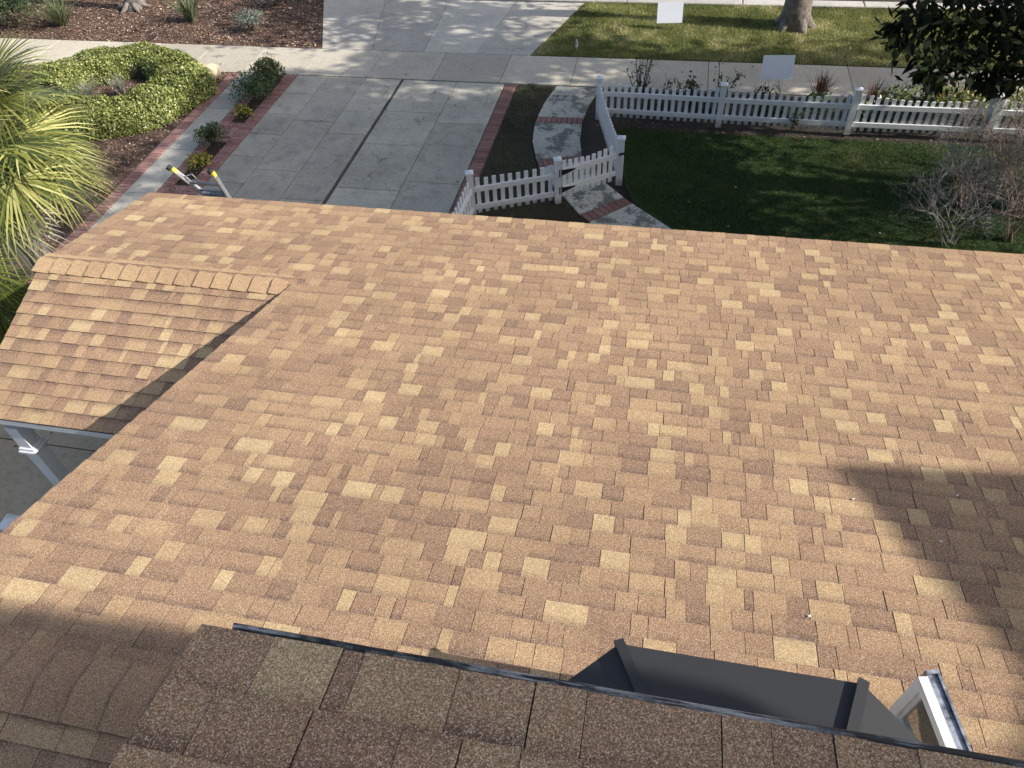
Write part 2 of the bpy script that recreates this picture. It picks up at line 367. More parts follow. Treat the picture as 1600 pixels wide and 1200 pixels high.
# left path
pa = MB(); slabs(pa, [-10.30, -9.68], [5.4, 7.4, 9.5, 10.9, 12.55, 14.35, 16.13], jit=.001); pa.build('path', M['conc_path'], kind='structure')
# left paving near the porch (in the shade of the roof)
po = MB(); slabs(po, [-14.5, -9.0, -6.62, -3.0], [-3.0, 1.8, 4.9, 5.38], jit=.001, gap=.02); po.build('patio', M['conc_porch'], kind='structure')
# street
b = MB(); b.box((0, 27.5, -.16), (120, 11.5, .1)); b.build('street', M['asphalt'], kind='structure')
b = MB()
for k in range(-12, 20): b.box((k*3+.1, 21.18, -.06), (2.985, .36, .2), bev=.02)
b.build('kerb', M['curb'], kind='structure')
# brick bands
def brick_band(mb, x0, x1, y0, y1, step=.105, along='y', z=.004):
    k = y0
    while k < y1-.02:
        w = step-.010
        mb.box(((x0+x1)/2+random.uniform(-.003, .003), k+w/2, z-.03+random.uniform(-.002, .002)), (x1-x0, w, .06), bev=.004)
        k += step
br = MB(); brick_band(br, -10.56, -10.32, 5.4, 16.12)
br.build('brick_border', M['brick'], kind='structure')
br = MB(); brick_band(br, -9.66, -9.44, 5.4, 16.1); brick_band(br, -9.10, -8.83, 5.4, 16.1)
for y0, y1 in ((9.0, 11.1), (12.95, 13.75)):       # between the planting pockets the strip is paved
    y = y0
    while y < y1:
        for x in (-9.425, -9.265): br.box((x+.075, y+.1, -.030), (.148, .195, .06), bev=.004)
        y += .205
br.build('brick_paving', M['brick'], kind='structure')
br = MB(); brick_band(br, -3.70, -3.44, 6.0, 16.1)
br.build('brick_edging', M['brick_dark'], kind='structure')
b = MB(); b.box((-9.27, 12.02, -.035), (.33, 1.84, .03)); b.box((-9.27, 14.93, -.035), (.33, 2.36, .03)); b.build('planting_soil', M['soil'], kind='structure')
b = MB(); b.box((-9.68, 10.76, -.0575), (1.78, 10.72, .06)); b.box((-3.57, 11, -.0555), (.27, 10.2, .06)); b.build('mortar_bed', M['mortar'], kind='structure')
# front walk, curved, crossed by brick rows
LW = [at(u, v).xy for u, v in ((870, 134.5), (852, 158), (840, 182), (836, 191), (832, 220), (838, 249), (842, 262), (866, 290), (906, 335), (921, 347))]+[Vector((-.55, 10.05)), Vector((.6, 8.3))]
RW = [at(u, v).xy for u, v in ((936, 138), (921, 160), (911, 184), (909, 194), (906, 218), (909, 242), (917, 250), (944, 284), (974, 308), (988, 318))]+[Vector((.62, 10.62)), Vector((2.3, 8.6))]
wk = MB(); wb = MB()
for i0, i1 in ((0, 2), (3, 5), (6, 8), (9, 11)):
    wk.prism([tuple(p) for p in LW[i0:i1+1]]+[tuple(p) for p in RW[i0:i1+1]][::-1], -.06, 0.0)
for i0, i1, n in ((2, 3, 9), (5, 6, 9), (8, 9, 8)):
    for i in range(n):
        f0, f1 = i/n+.007, (i+1)/n-.007
        q_ = lambda k, f, e: LW[k].lerp(RW[k], f).lerp(LW[e].lerp(RW[e], f), .04)
        wb.prism([tuple(q_(i0, f0, i1)), tuple(q_(i0, f1, i1)), tuple(q_(i1, f1, i0)), tuple(q_(i1, f0, i0))], -.05, .003)
wk.build('front_walk', M['conc_walk'], kind='structure'); wb.build('front_walk_bricks', M['brick_dark'], kind='structure')
# planted ground
soil('mulch_bed', [(-30, 5), (-10.58, 5), (-10.58, 16.13), (-30, 16.13)], -.06, -.02, M['mulch_bed'])
soil('parkway_mulch_bed', [(-30, 17.64), (-8.79, 17.64), (-9.98, 20.98), (-30, 20.98)], -.06, -.012, M['mulch_bed'])
soil('parkway_lawn', [(-3.38, 17.66), (30, 17.66), (30, 20.98), (-2.50, 20.98)], -.05, -.005, M['lawn2'])
soil('lawn', [(1.25, 6.5), (30, 6.5), (30, 14.3), (-1.0, 14.3), (-.62, 12.2), (RW[9].x+.05, RW[9].y), (.66, 10.62), (2.1, 8.9)], -.06, -.01, M['lawn'])
SL = [(-3.42, 6.5), (.3, 6.5)]+[(p.x-.03, p.y) for p in LW[::-1][1:]]+[(-3.42, 16.1)]
soil('side_lawn', SL, -.06, -.012, M['lawn_dry'])

def scatter(poly, n):
    P = np.array([p[:2] for p in poly]); lo_, hi = P.min(0), P.max(0); out = []
    tot = 0
    while tot < n:
        q = rng.uniform(lo_, hi, (n*2, 2)); c = np.zeros(len(q), bool); j = len(P)-1
        for i in range(len(P)):
            xi, yi = P[i]; xj, yj = P[j]
            with np.errstate(divide='ignore', invalid='ignore'):
                c ^= ((yi > q[:, 1]) != (yj > q[:, 1])) & (q[:, 0] < (xj-xi)*(q[:, 1]-yi)/(yj-yi+1e-12)+xi)
            j = i
        q = q[c]; out.append(q); tot += len(q)
    return np.concatenate(out)[:n]
def vnoise(q, s, seed=0):
    r = np.random.default_rng(seed); G = r.random((64, 64)); x = q*s; i = np.floor(x).astype(int); f = x-i; f = f*f*(3-2*f)
    g = lambda a, b: G[(i[:, 0]+a) % 64, (i[:, 1]+b) % 64]
    return (g(0, 0)*(1-f[:, 0])+g(1, 0)*f[:, 0])*(1-f[:, 1])+(g(0, 1)*(1-f[:, 0])+g(1, 1)*f[:, 0])*f[:, 1]
def grass(name, poly, n, mat, h, w, label, lean=.5, seed=1, bare=0.0):
    q = scatter(poly, n); nz = .6*vnoise(q, .9, seed)+.4*vnoise(q, 3.1, seed+1)
    if bare: q = q[nz > bare]; nz = nz[nz > bare]
    n = len(q); P = np.c_[q, np.full(n, -.01)]
    a = rng.uniform(0, 2*np.pi, n); ln = rng.uniform(.1, lean*2, n)
    D = np.c_[np.cos(a)*ln, np.sin(a)*ln, np.ones(n)]; b = rng.uniform(0, 2*np.pi, n); N = np.c_[np.cos(b), np.sin(b), np.full(n, .6)]
    H = h*rng.uniform(.55, 1.25, n); Sd = unit(np.cross(unit(D), N))*w/2*rng.uniform(.6, 1.3, (n, 1))
    V = np.stack([P-Sd, P+Sd, P+unit(D)*H[:, None]], 1)
    R = np.clip(rng.random(n)*.55+(nz-.5)*1.5+.20, 0, 1)
    return tag(quads(name, V, R, mat), label, 'grass', kind='stuff')
grass('grass', [(.2, 9.0), (9.5, 9.0), (9.5, 14.35), (-.98, 14.35), (-.60, 12.3), (RW[9].x+.08, RW[9].y), (.75, 10.62), (1.9, 9)], 120000, M['blade'], .05, .011, 'dark green clipped grass of the fenced lawn', seed=3)
grass('grass', [(-3.36, 17.66), (13, 17.66), (13, 21.0), (-2.50, 20.98)], 120000, M['blade_light'], .065, .014, 'pale sunlit grass of the strip beyond the sidewalk', seed=5)
grass('grass', SL, 46000, M['blade_dry'], .035, .010, 'thin brownish grass between driveway and curved walk', seed=9)
def chips(name, poly, n, mat, size, label, z=-.012, cat='mulch'):
    q = scatter(poly, n); n = len(q); a = rng.uniform(0, 2*np.pi, n); D = np.c_[np.cos(a), np.sin(a), rng.uniform(-.4, .4, n)]
    N = unit(np.c_[rng.normal(0, .45, n), rng.normal(0, .45, n), np.ones(n)])
    P = np.c_[q, z+rng.uniform(0, .02, n)]; L = size*rng.uniform(.5, 1.6, n)
    return tag(quads(name, leaf_faces(P, D, N, L, L*rng.uniform(.3, .6, n)), rng.random(n)**1.5, mat), label, cat, kind='stuff')
chips('mulch', [(-16, 9), (-10.6, 9), (-10.6, 16.1), (-19, 16.1)], 36000, M['mulch'], .05, 'brown bark mulch around the round hedge')
chips('mulch', [(-21, 17.66), (-8.82, 17.66), (-9.95, 20.96), (-24, 20.96)], 42000, M['mulch'], .055, 'brown bark mulch of the bed beyond the sidewalk')
chips('leaf_litter', [(-9.6, 10.8), (-8.9, 10.8), (-8.9, 16), (-9.6, 16)], 1500, M['litter'], .03, 'dry leaf crumbs in the brick planting strip', z=.0, cat='leaf litter')
chips('leaf_litter', [(-1.5, 14.3), (12, 14.3), (12, 16.1), (-1.45, 16.1)], 6000, M['litter'], .035, 'leaf litter on the soil along the long picket fence', z=-.05, cat='leaf litter')
chips('leaf_litter', [(-15, 16.2), (10, 16.2), (10, 17.6), (-15, 17.6)], 70, M['litter'], .07, 'scattered dry leaves on the sidewalk', z=.006, cat='leaf litter')
chips('leaf_litter', [(-8.7, 8), (-3.5, 8), (-3.5, 16), (-8.7, 16)], 60, M['litter'], .06, 'scattered dry leaves on the driveway', z=.006, cat='leaf litter')
chips('leaf_litter', [(.9, 9.4), (8, 9.4), (8, 14), (-.6, 14)], 50, M['litter'], .07, 'a few pale fallen leaves on the dark lawn', z=.04, cat='leaf litter')
chips('leaf_litter', [(-7, 1.8), (-5, 1.8), (-5, 5.2), (-9, 5.2)], 14, M['litter'], .06, 'dark fallen leaves on the shaded patio', z=.006, cat='leaf litter')

# ------------------------------------------------------------------ house
PH = .215; TP = math.tan(PH); EY, EZ = 7.117, 2.68
RIDGE_Y = .935
def zmain(y): return EZ+(EY-y)*TP
house = thing('house', 'house with tan and brown shingle roofs, white porch post and charcoal bay roof', 'house', (0, 3, 0))
def part(o): o.matrix_parent_inverse = house.matrix_world.inverted() if False else Matrix.Translation((0, -3, 0)); return o
def sub(o): return o
def shingles(o3, U, Vd, N, nrow, ulo, uhi, E=.1445, name='roof', parent=None, seed=0, capmat=None, wob=1.0, wsc=1.0, con=1.0, gap=.0046, base=.38):
    """courses laid from the eave up. o3 eave origin, U along the eave, Vd up the slope, ulo/uhi(v) ends of each course"""
    rr = random.Random(seed); V = []; F = []; T = []; B = []; first = [False]; u0_ = [0.0]
    o3 = Vector(o3); U = Vector(U); Vd = Vector(Vd); N = Vector(N)
    def put(u, v, h):
        if first[0]: u = u-u0_[0]+(ulo(v) if abs(u-u0_[0]) < .004 else u0_[0])
        V.append(tuple(o3+U*u+Vd*v+N*h)); return len(V)-1
    for i in range(nrow):
        v0 = i*E; v1 = v0+E*1.12; a = ulo(v0+E*.5); u0_[0] = a; b = uhi(v0+E*.5)
        u = a; raised = rr.random() < .5; prev = rr.random(); nextjoint = a+rr.uniform(.1, .4)
        wv = rr.uniform(-.0015, .0015)*wob
        phase = rr.uniform(0, 6)
        while u < b-.01:
            w = rr.choice((.06, .09, .11, .13, .14, .16, .18, .20, .24))*rr.uniform(.85, 1.15)*wsc
            if b-u-w < .05: w = b-u
            raised = not raised if rr.random() < .88 else raised
            joint = False
            if u > nextjoint: joint = True; nextjoint = u+rr.uniform(.14, .48)
            r = rr.random()
            rb = rr.random()**.8 if rr.random() < .3 else prev; prev = rb      # blends run along the course
            if raised: tone = (.46+.26*rr.random() if r < .46 else (.74+.26*rr.random() if r < .88 else .30+.15*rr.random()))-.10*rb
            else: tone = (.02+.30*rr.random() if r < .60 else (.34+.2*rr.random() if r < .93 else .60+.2*rr.random()))+.12*(1-rb)
            tone = base+(tone-.38)*con
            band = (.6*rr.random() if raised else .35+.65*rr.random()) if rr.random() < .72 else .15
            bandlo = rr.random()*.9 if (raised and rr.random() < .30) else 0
            g = gap if joint else (.0006 if rr.random() < .7 else .0022)
            th = .0078 if raised else .0048
            lift = rr.uniform(0, .0012)*wob
            wave = lambda uu: wv+.0012*math.sin(uu*2.1+phase)*wob
            ua, ub = u+g/2, u+w-g/2
            if joint: ua += .0012
            lo_a = v0+wave(ua)+rr.uniform(-.0008, .0008); lo_b = v0+wave(ub)+rr.uniform(-.0008, .0008)
            hb = th+lift+.004; ht = .0012+(.0010 if raised else 0)
            first[0] = (u == a)
            # three bands of faces so that the printed band and painted shade fade along the tab
            vs = []
            for f in (0, .18, .50, .66, .87, 1.0):
                h = hb+(ht-hb)*f
                vs.append((put(ua, lo_a+(v1-v0)*f, h), put(ub, lo_b+(v1-v0)*f, h)))
            for k in range(5):
                F.append((vs[k][0], vs[k][1], vs[k+1][1], vs[k+1][0])); T.append(tone)
                B.append(((bandlo, band*.0) if k == 0 else (0, 0)) if False else 0)
            BV = (bandlo*.6, bandlo*.1, 0, band*.55, min(1, band+.2), 1)  # top end dark on every tab: shade under the next butt painted in
            for k in range(5):
                pass
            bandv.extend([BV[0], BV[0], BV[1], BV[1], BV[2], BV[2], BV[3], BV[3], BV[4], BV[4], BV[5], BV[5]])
            # butt edge and sides
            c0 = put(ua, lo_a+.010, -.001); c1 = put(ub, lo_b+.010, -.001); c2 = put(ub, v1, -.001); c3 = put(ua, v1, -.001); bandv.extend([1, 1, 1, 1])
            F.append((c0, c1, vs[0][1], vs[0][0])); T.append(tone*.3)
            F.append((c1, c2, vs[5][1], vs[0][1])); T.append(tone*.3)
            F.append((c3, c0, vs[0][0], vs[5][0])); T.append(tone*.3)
            u += w
        first[0] = False
    me = bpy.data.meshes.new(name); me.from_pydata(V, [], F)
    A = me.attributes.new('rnd', 'FLOAT', 'FACE'); A.data.foreach_set('value', np.array(T, dtype=np.float32))
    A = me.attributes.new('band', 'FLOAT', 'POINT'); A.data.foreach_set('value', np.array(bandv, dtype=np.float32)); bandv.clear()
    me.materials.append(M['shingle'])
    o = link(bpy.data.objects.new(name, me), parent); return o
bandv = []
X, Y, Z = Vector((1, 0, 0)), Vector((0, 1, 0)), Vector((0, 0, 1))
UPN = Vector((0, -math.cos(PH), math.sin(PH))); NF = Vector((0, math.sin(PH), math.cos(PH)))     # slope facing the street
UPS = Vector((0, math.cos(PH), math.sin(PH))); NB = Vector((0, -math.sin(PH), math.cos(PH)))     # slope facing away from it
XR = 5.9
def rake_x(y):                       # left edge of the street slope
    if y > 5.16: return -6.38+(7.1-y)*.03
    return float(np.interp(y, [.9, 1.75, 2.73, 5.25], [-3.88, -3.80, -3.70, -3.46]))
Lmain = (EY-RIDGE_Y)/math.cos(PH); nmain = int(Lmain/.1445)
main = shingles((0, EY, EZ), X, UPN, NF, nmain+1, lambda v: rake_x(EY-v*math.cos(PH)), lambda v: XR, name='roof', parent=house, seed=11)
part(main); main['label'] = 'long street-facing roof slope of tan and brown shingles'
# deck and felt under the shingles, one solid slab per slope
def slab_poly(poly, th, name, mat, parent, off=-.0015):
    b = MB(); n = len(poly); top = [Vector(p)+Vector((0, 0, off)) for p in poly]; bot = [p-Vector((0, 0, th)) for p in top]
    b.add(top+bot, [tuple(range(n)), tuple(range(n, 2*n))[::-1]]+[(i, i+n, (i+1) % n+n, (i+1) % n) for i in range(n)]); return b.build(name, mat, parent)
ZR = zmain(RIDGE_Y)
slab_poly([(rake_x(y)+.02, y, zmain(y)) for y in (5.14, 2.73, 1.75, RIDGE_Y)]+[(XR, RIDGE_Y, ZR), (XR, 5.14, zmain(5.14))], .05, 'roof_deck', M['backing'], main)
slab_poly([(XR, 5.1402, zmain(5.1402)), (XR, EY-.01, zmain(EY-.01)), (-6.36, EY-.01, zmain(EY-.01)), (-6.30, 5.1402, zmain(5.1402))], .05, 'roof_deck', M['backing'], main)
# wing slope dropping back from its ridge
WY, WZ = 5.15, zmain(5.15); WEY, WEZ = 3.37, WZ-(5.15-3.37)*TP
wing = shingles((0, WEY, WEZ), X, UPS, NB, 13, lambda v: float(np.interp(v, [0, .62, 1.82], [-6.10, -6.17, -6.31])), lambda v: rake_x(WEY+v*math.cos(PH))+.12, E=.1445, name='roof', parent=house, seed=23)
part(wing); wing['label'] = 'small roof slope dropping away from the short ridge'
slab_poly([(-6.08, WEY+.01, WEZ), (-3.4, WEY+.01, WEZ), (-3.3, 5.14, zmain(5.14)-.001), (-6.28, 5.14, zmain(5.14)-.001)], .045, 'roof_deck', M['backing'], wing)
# back slope beyond the main ridge
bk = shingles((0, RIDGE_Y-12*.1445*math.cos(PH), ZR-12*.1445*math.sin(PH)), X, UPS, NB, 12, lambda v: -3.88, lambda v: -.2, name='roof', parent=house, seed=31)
part(bk); bk['label'] = 'shaded roof slope behind the lower ridge'
yb = RIDGE_Y-12*.1445*math.cos(PH)
slab_poly([(-3.86, yb+.01, ZR-12*.1445*math.sin(PH)), (5, yb+.01, ZR-12*.1445*math.sin(PH)), (5, RIDGE_Y-.002, ZR), (-3.86, RIDGE_Y-.002, ZR)], .045, 'roof_deck', M['backing'], bk)
def ridge_caps(x0, x1, y, z, step, hw, parent, seed, tone=(.62, .80), flip=False):
    rr = random.Random(seed); V = []; F = []; T = []; Bv = []
    x = x0; prof = [(-1, 0), (-.45, .0), (-.12, .45), (.12, .45), (.45, 0), (1, 0)]
    while x < x1-.02:
        L = min(step, x1-x); tn = rr.uniform(*tone); base = len(V); k = rr.uniform(-.004, .004)
        for e, lift in ((0, .030), (1, .010)):
            xx = x+(L*1.05 if e else .0015)
            if flip: lift = .022-lift
            for p, hgt in prof:
                yy = p*hw; zz = -abs(p)*hw*TP+hgt*.012-.000
                V.append((xx+(k if not e else 0), y+yy, z+zz+lift)); Bv.append(0)
        n = len(prof)
        for j in range(n-1): F.append((base+j, base+n+j, base+n+j+1, base+j+1)); T.append(tn)
        b2 = len(V)
        for p, hgt in prof: V.append((x+.008+k, y+p*hw*.97, z-abs(p)*hw*TP-.004)); Bv.append(1)
        for j in range(n-1): F.append((b2+j, base+j, base+j+1, b2+j+1)); T.append(.05)
        e0 = len(V)
        for q in (0, n-1):
            s_ = len(V); V.append((x+k, y+prof[q][0]*hw, z-hw*TP-.012)); V.append((x+L, y+prof[q][0]*hw, z-hw*TP-.012)); Bv += [1, 1]
            F.append((s_, s_+1, base+n+q, base+q) if q == 0 else (s_+1, s_, base+q, base+n+q)); T.append(.05)
        x += L
    me = bpy.data.meshes.new('ridge_cap'); me.from_pydata(V, [], F)
    A = me.attributes.new('rnd', 'FLOAT', 'FACE'); A.data.foreach_set('value', np.array(T, dtype=np.float32))
    A = me.attributes.new('band', 'FLOAT', 'POINT'); A.data.foreach_set('value', np.array(Bv, dtype=np.float32))
    me.materials.append(M['shingle']); return link(bpy.data.objects.new('ridge_cap', me), parent)
ridge_caps(-6.34, -3.52, WY, WZ, .205, .155, wing, 5)
ridge_caps(-3.90, -.6, RIDGE_Y, ZR+.006, .215, .17, bk, 6, tone=(.35, .55))
# eaves: drip edge and fascia
def bars(name, segs, mat, parent, w, h): 
    b = MB()
    for a, c in segs: b.bar(a, c, w, h)
    return b.build(name, mat, parent)
bars('drip_edge', [((-6.36, EY-.004, EZ-.012), (XR, EY-.004, EZ-.012))], M['black'], main, .012, .03)
bars('drip_edge', [((-6.10, WEY+.006, WEZ-.010), (-3.5, WEY+.006, WEZ-.010))], M['black'], wing, .012, .022)
part(bars('fascia', [((-6.34, EY-.05, EZ-.14), (XR, EY-.05, EZ-.14))], M['white_paint'], house, .03, .16))
part(bars('fascia', [((-6.12, WEY+.012, WEZ-.048), (-3.5, WEY+.012, WEZ-.048))], M['white_paint'], house, .026, .07))
part(bars('rake_board', [((rake_x(5.1)+.05, 5.1, zmain(5.1)-.15), (rake_x(RIDGE_Y)+.05, RIDGE_Y, zmain(RIDGE_Y)-.15))], M['white_paint'], house, .03, .14))
part(bars('rake_board', [((-6.34, EY-.05, EZ-.12), (-6.27, WY, WZ-.12)), ((-6.27, WY, WZ-.12), (-6.06, WEY, WEZ-.12))], M['white_paint'], house, .03, .12))
# walls below
w = MB()
w.box((-.2+(5.6+3.2)/2-1.2, 3.2, 1.3), (8.8, 6.9, 2.6)); w.box((-4.75, 6.0, 1.28), (2.5, 1.3, 2.56))
part(w.build('wall', M['wall'], house))
# gable end above the wing slope
b = MB(); pts = [(y, zmain(y)-.06) for y in (4.9, RIDGE_Y)]
b.add([(-3.25, 4.9, 2.55), (-3.25, 4.9, zmain(4.9)-.07), (-3.25, RIDGE_Y, ZR-.07), (-3.25, -.2, ZR-.07-(RIDGE_Y+.2)*TP), (-3.25, -.2, 2.55),
       (-3.15, 4.9, 2.55), (-3.15, 4.9, zmain(4.9)-.07), (-3.15, RIDGE_Y, ZR-.07), (-3.15, -.2, ZR-.07-(RIDGE_Y+.2)*TP), (-3.15, -.2, 2.55)],
      [(4, 3, 2, 1, 0), (5, 6, 7, 8, 9), (0, 1, 6, 5), (1, 2, 7, 6), (2, 3, 8, 7), (3, 4, 9, 8)])
part(b.build('gable_wall', M['wall'], house))
# porch post
PX, PY = -5.765, 3.46
b = MB(); b.box((PX, PY, 1.27), (.135, .135, 2.54), bev=.004)
pp = part(b.build('porch_post', M['white'], house))
b = MB(); b.box((PX, PY, 2.20), (.19, .19, .035), bev=.01); b.box((PX, PY, 2.235), (.165, .165, .035), bev=.01); b.build('trim_collar', M['white'], pp)
b = MB(); b.box((PX, PY, .09), (.17, .17, .18), bev=.01); b.build('base_block', M['white'], pp)
b = MB(); b.bar((-6.05, PY+.10, WEZ-.15), (-3.4, PY+.10, WEZ-.15), .10, .13); part(b.build('porch_beam', M['white_paint'], house))
# ---- upper floor
UY, UZ, UX = .587, 6.10, -.93
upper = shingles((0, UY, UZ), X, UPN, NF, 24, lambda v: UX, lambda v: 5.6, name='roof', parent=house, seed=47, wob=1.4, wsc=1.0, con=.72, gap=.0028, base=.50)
part(upper); upper['label'] = 'shaded upper roof at the bottom of the view'
zu = lambda y: UZ+(UY-y)*TP
slab_poly([(UX+.01, UY-.004, zu(UY)), (UX+.01, -2.8, zu(-2.8)), (5.58, -2.8, zu(-2.8)), (5.58, UY-.004, zu(UY))], .05, 'roof_deck', M['backing'], upper)
b = MB()      # worn drip edge: a flange with a rolled lip standing off the shingle butts
xs_ = np.linspace(UX+.075, 5.55, 60)
prof = [(-.004, -.012), (.010, -.004), (.0165, -.002), (.0195, -.006), (.0195, -.020), (.0185, -.055)]
rr = random.Random(3); rings = []
for x in xs_:
    j = rr.uniform(-.0009, .0009); k = rr.uniform(-.0008, .0008); rings.append([(x, UY+p+j, UZ+.012+q+k) for p, q in prof])
n = len(prof); vs = [p for r_ in rings for p in r_]
b.add(vs, [(i*n+j, i*n+j+1, (i+1)*n+j+1, (i+1)*n+j) for i in range(len(xs_)-1) for j in range(n-1)]+[tuple(range(n))])
b.build('drip_edge', M['drip'], upper)
w = MB(); w.box((2.55, -1.35, 4.7), (6.3, 3.0, 2.66)); part(w.build('upper_wall', M['wall'], house))
part(bars('soffit', [((UX+.04, .34, UZ-.075), (5.5, .34, UZ-.075))], M['white_paint'], house, .44, .02))
part(bars('rake_board', [((UX+.035, UY-.02, UZ-.12), (UX+.035, -2.7, zu(-2.7)-.12))], M['white_paint'], house, .025, .13))
# bay under the upper eave
bx0, bx1, by, bz, wy = .04, 1.05, 1.41, 4.52, .16
dep = by-wy; sl = .50
c0 = Vector((bx0, by, bz)); c1 = Vector((bx1, by, bz)); s0 = Vector((bx0-dep, wy, bz)); s1 = Vector((bx1+dep, wy, bz))
tk = math.tan(math.radians(22.5)); t0 = Vector((bx0+dep*tk, wy, bz+dep*sl)); t1 = Vector((bx1-dep*tk, wy, bz+dep*sl))
b = MB(); dn = Vector((0, 0, -.035))
b.add([s0, c0, c1, s1, t1, t0]+[p+dn for p in (s0, c0, c1, s1)], [(0, 5, 1), (1, 5, 4, 2), (2, 4, 3), (0, 1, 7, 6), (1, 2, 8, 7), (2, 3, 9, 8), (6, 7, 8, 9)])
bay = part(b.build('bay_roof', M['charcoal'], house)); bay['label'] = 'charcoal metal roof of the bay window'
for a, c in ((c0, t0), (c1, t1)):
    b = MB(); d = (c-a).normalized(); side = d.cross(Z).normalized()
    b.bar(a+Vector((0, 0, .012))-d*.01, c+Vector((0, 0, .012)), .044, .020); b.build('hip_seam', M['charcoal'], bay)
b = MB()
ins = .07; q = [(bx0-dep+ins*2.4, wy), (bx0+ins*.4, by-ins), (bx1-ins*.4, by-ins), (bx1+dep-ins*2.4, wy)]
b.prism(q, 3.70, bz-.03); part(b.build('bay_wall', M['white_paint'], house))
# open casement sash standing out from the bay's right face
zt, zb_ = 4.42, 4.03
A = at(1478, 1052, zt); Bn = at(1466, 1056, zt)
far = at(1466, 1056, 4.42).xy; near = at(1512, 1168, 4.42).xy; near = far+(near-far)*1.9
dd = (near-far).normalized(); nn = Vector((-dd.y, dd.x))
if nn.x > 0: nn = -nn
Wd = (near-far).length
cw = thing('casement_window', None, None); cw.parent = house; cw.location = (0, 0, 0)
for k in ('label', 'category'):
    if k in cw: del cw[k]
part(cw)
def sash_box(mb, s0, s1, z0, z1, o0, o1):
    """s along the sash from its free edge, o outward thickness to the left"""
    p = [far+dd*s0+nn*o0, far+dd*s1+nn*o0, far+dd*s1+nn*o1, far+dd*s0+nn*o1]; mb.prism([(v.x, v.y) for v in p], z0, z1)
b = MB()
sash_box(b, 0, .045, zb_, zt, .045, .085); sash_box(b, Wd-.045, Wd, zb_, zt, .045, .085)
sash_box(b, .0455, Wd-.0455, zt-.045, zt, .045, .085); sash_box(b, .0455, Wd-.0455, zb_, zb_+.045, .045, .085)
sash_box(b, .046, .062, zb_+.0455, zt-.0455, .050, .072); sash_box(b, .0625, Wd-.046, zt-.062, zt-.0455, .050, .072)
b.build('frame', M['white'], cw)
b = MB(); sash_box(b, .0625, Wd-.05, zb_+.05, zt-.0625, .054, .060); b.build('pane', M['glass'], cw)
b = MB()
sash_box(b, -.006, Wd, zt-.016, zt-.002, .004, .0448); sash_box(b, -.006, Wd, zt-.03, zt+.010, -.008, .0035)
sash_box(b, -.006, Wd, zb_, zt-.0165, .036, .0448)
sash_box(b, -.022, -.0065, zb_, zt+.012, -.008, .050); b.build('channel', M['alu_old'], cw)
# old sill debris on the slope
for px, py, dz in ((1495, 776, 0), (1469, 848, 0), (1264, 965, 0), (1333, 782, 0)):
    p = at_plane(px, py, (0, EY, EZ), np.array(NF))
    b = MB(); b.box(p+NF*.014, (.014, .010, .004), rz=.5); o = b.build('paint_flake', M['white_paint'])
    tag(o, {1495: 'white flake in the roof shade, upper of the two', 1469: 'white flake in the roof shade, lower of the two', 1264: 'tiny pale flake on the sunlit shingles above the charcoal roof', 1333: 'tiny pale flake just left of the roof shade'}[px], 'debris', 'paint flakes on the roof')
q = np.c_[rng.uniform(-3.2, 3.6, 260), rng.uniform(1.4, 7.0, 260)]; nn0 = len(q)
Pq = np.c_[q, EZ+(EY-q[:, 1])*TP+.012]; a_ = rng.uniform(0, 6.28, nn0); Dq = np.c_[np.cos(a_), np.sin(a_), -np.sin(a_)*TP]; Lq = rng.uniform(.004, .016, nn0)**1.0
tag(quads('roof_grit', leaf_faces(Pq, Dq, np.tile(np.array(NF), (nn0, 1)), Lq, Lq*.5), rng.random(nn0), M['litter']), 'fine leaf crumbs and grit lying on the shingles', 'debris', kind='stuff')
# ------------------------------------------------------------------ made-up block out of view, added to shade the roofs
def sh(p, z): return (p[0]+1.534*(z-p[2]), p[1]-.10*(z-p[2]))
caster = thing('shade_caster', 'tall made-up block right of the house, out of view, added to cast shade on the roofs', 'building', (14, -6, 0))
zt_ = 11.6
edge = [sh(p, zt_) for p in ((-4.95, 1.29, 3.95), (-3.4, 1.303, 3.95), (-2.23, 1.35, 3.94), (-1.0, 1.36, 3.94), (.05, 1.26, 4.6), (.55, .93, 4.76), (1.6, 1.0, 4.0), (2.076, 1.905, 3.818), (1.761, 2.482, 3.692), (1.32, 3.371, 3.498), (2.616, 3.53, 3.463), (9, 4.3, 3.4))]  # outline carried back along the sun from the wanted shade edges
x_l = edge[0][0]
poly = [(x_l, -13)]+[e for e in edge if e[0] >= x_l-.5]+[(edge[-1][0], -13)]
b = MB(); b.prism(poly, zt_-.35, zt_); o = b.build('caster_slab', M['backing'], caster); o.matrix_parent_inverse = Matrix.Translation((-14, 6, 0))
b = MB(); b.prism([(p[0]+.35, p[1]-.4) for p in poly], 0, zt_-.36); o = b.build('wall', M['wall'], caster); o.matrix_parent_inverse = Matrix.Translation((-14, 6, 0))  # walls of the added shade block
for k in range(4):  # windows only dress the added block
    for zz in (1.6, 4.6, 7.6):
        b = MB(); b.box((9+k*2.6, poly[1][1]-.5+.4, zz), (1.1, .1, 1.3)); o = b.build('window', M['glass'], caster); o.matrix_parent_inverse = Matrix.Translation((-14, 6, 0))
# ------------------------------------------------------------------ white pyramid-capped post by the patio
gp_ = thing('gate_post', 'white post with pyramid cap at the left edge beside the roof', 'post', tuple(at(14, 815, 1.9).xy)+(0,))
b = MB(); b.box((0, 0, .93), (.13, .13, 1.86), bev=.004); b.build('post', M['white'], gp_)
b = MB(); h = .085
b.box((0, 0, 1.875), (.165, .165, .03), bev=.004)
b.add([(-h, -h, 1.891), (h, -h, 1.891), (h, h, 1.891), (-h, h, 1.891), (0, 0, 1.95)], [(0, 1, 4), (1, 2, 4), (2, 3, 4), (3, 0, 4)]); b.build('post_cap', M['white'], gp_)

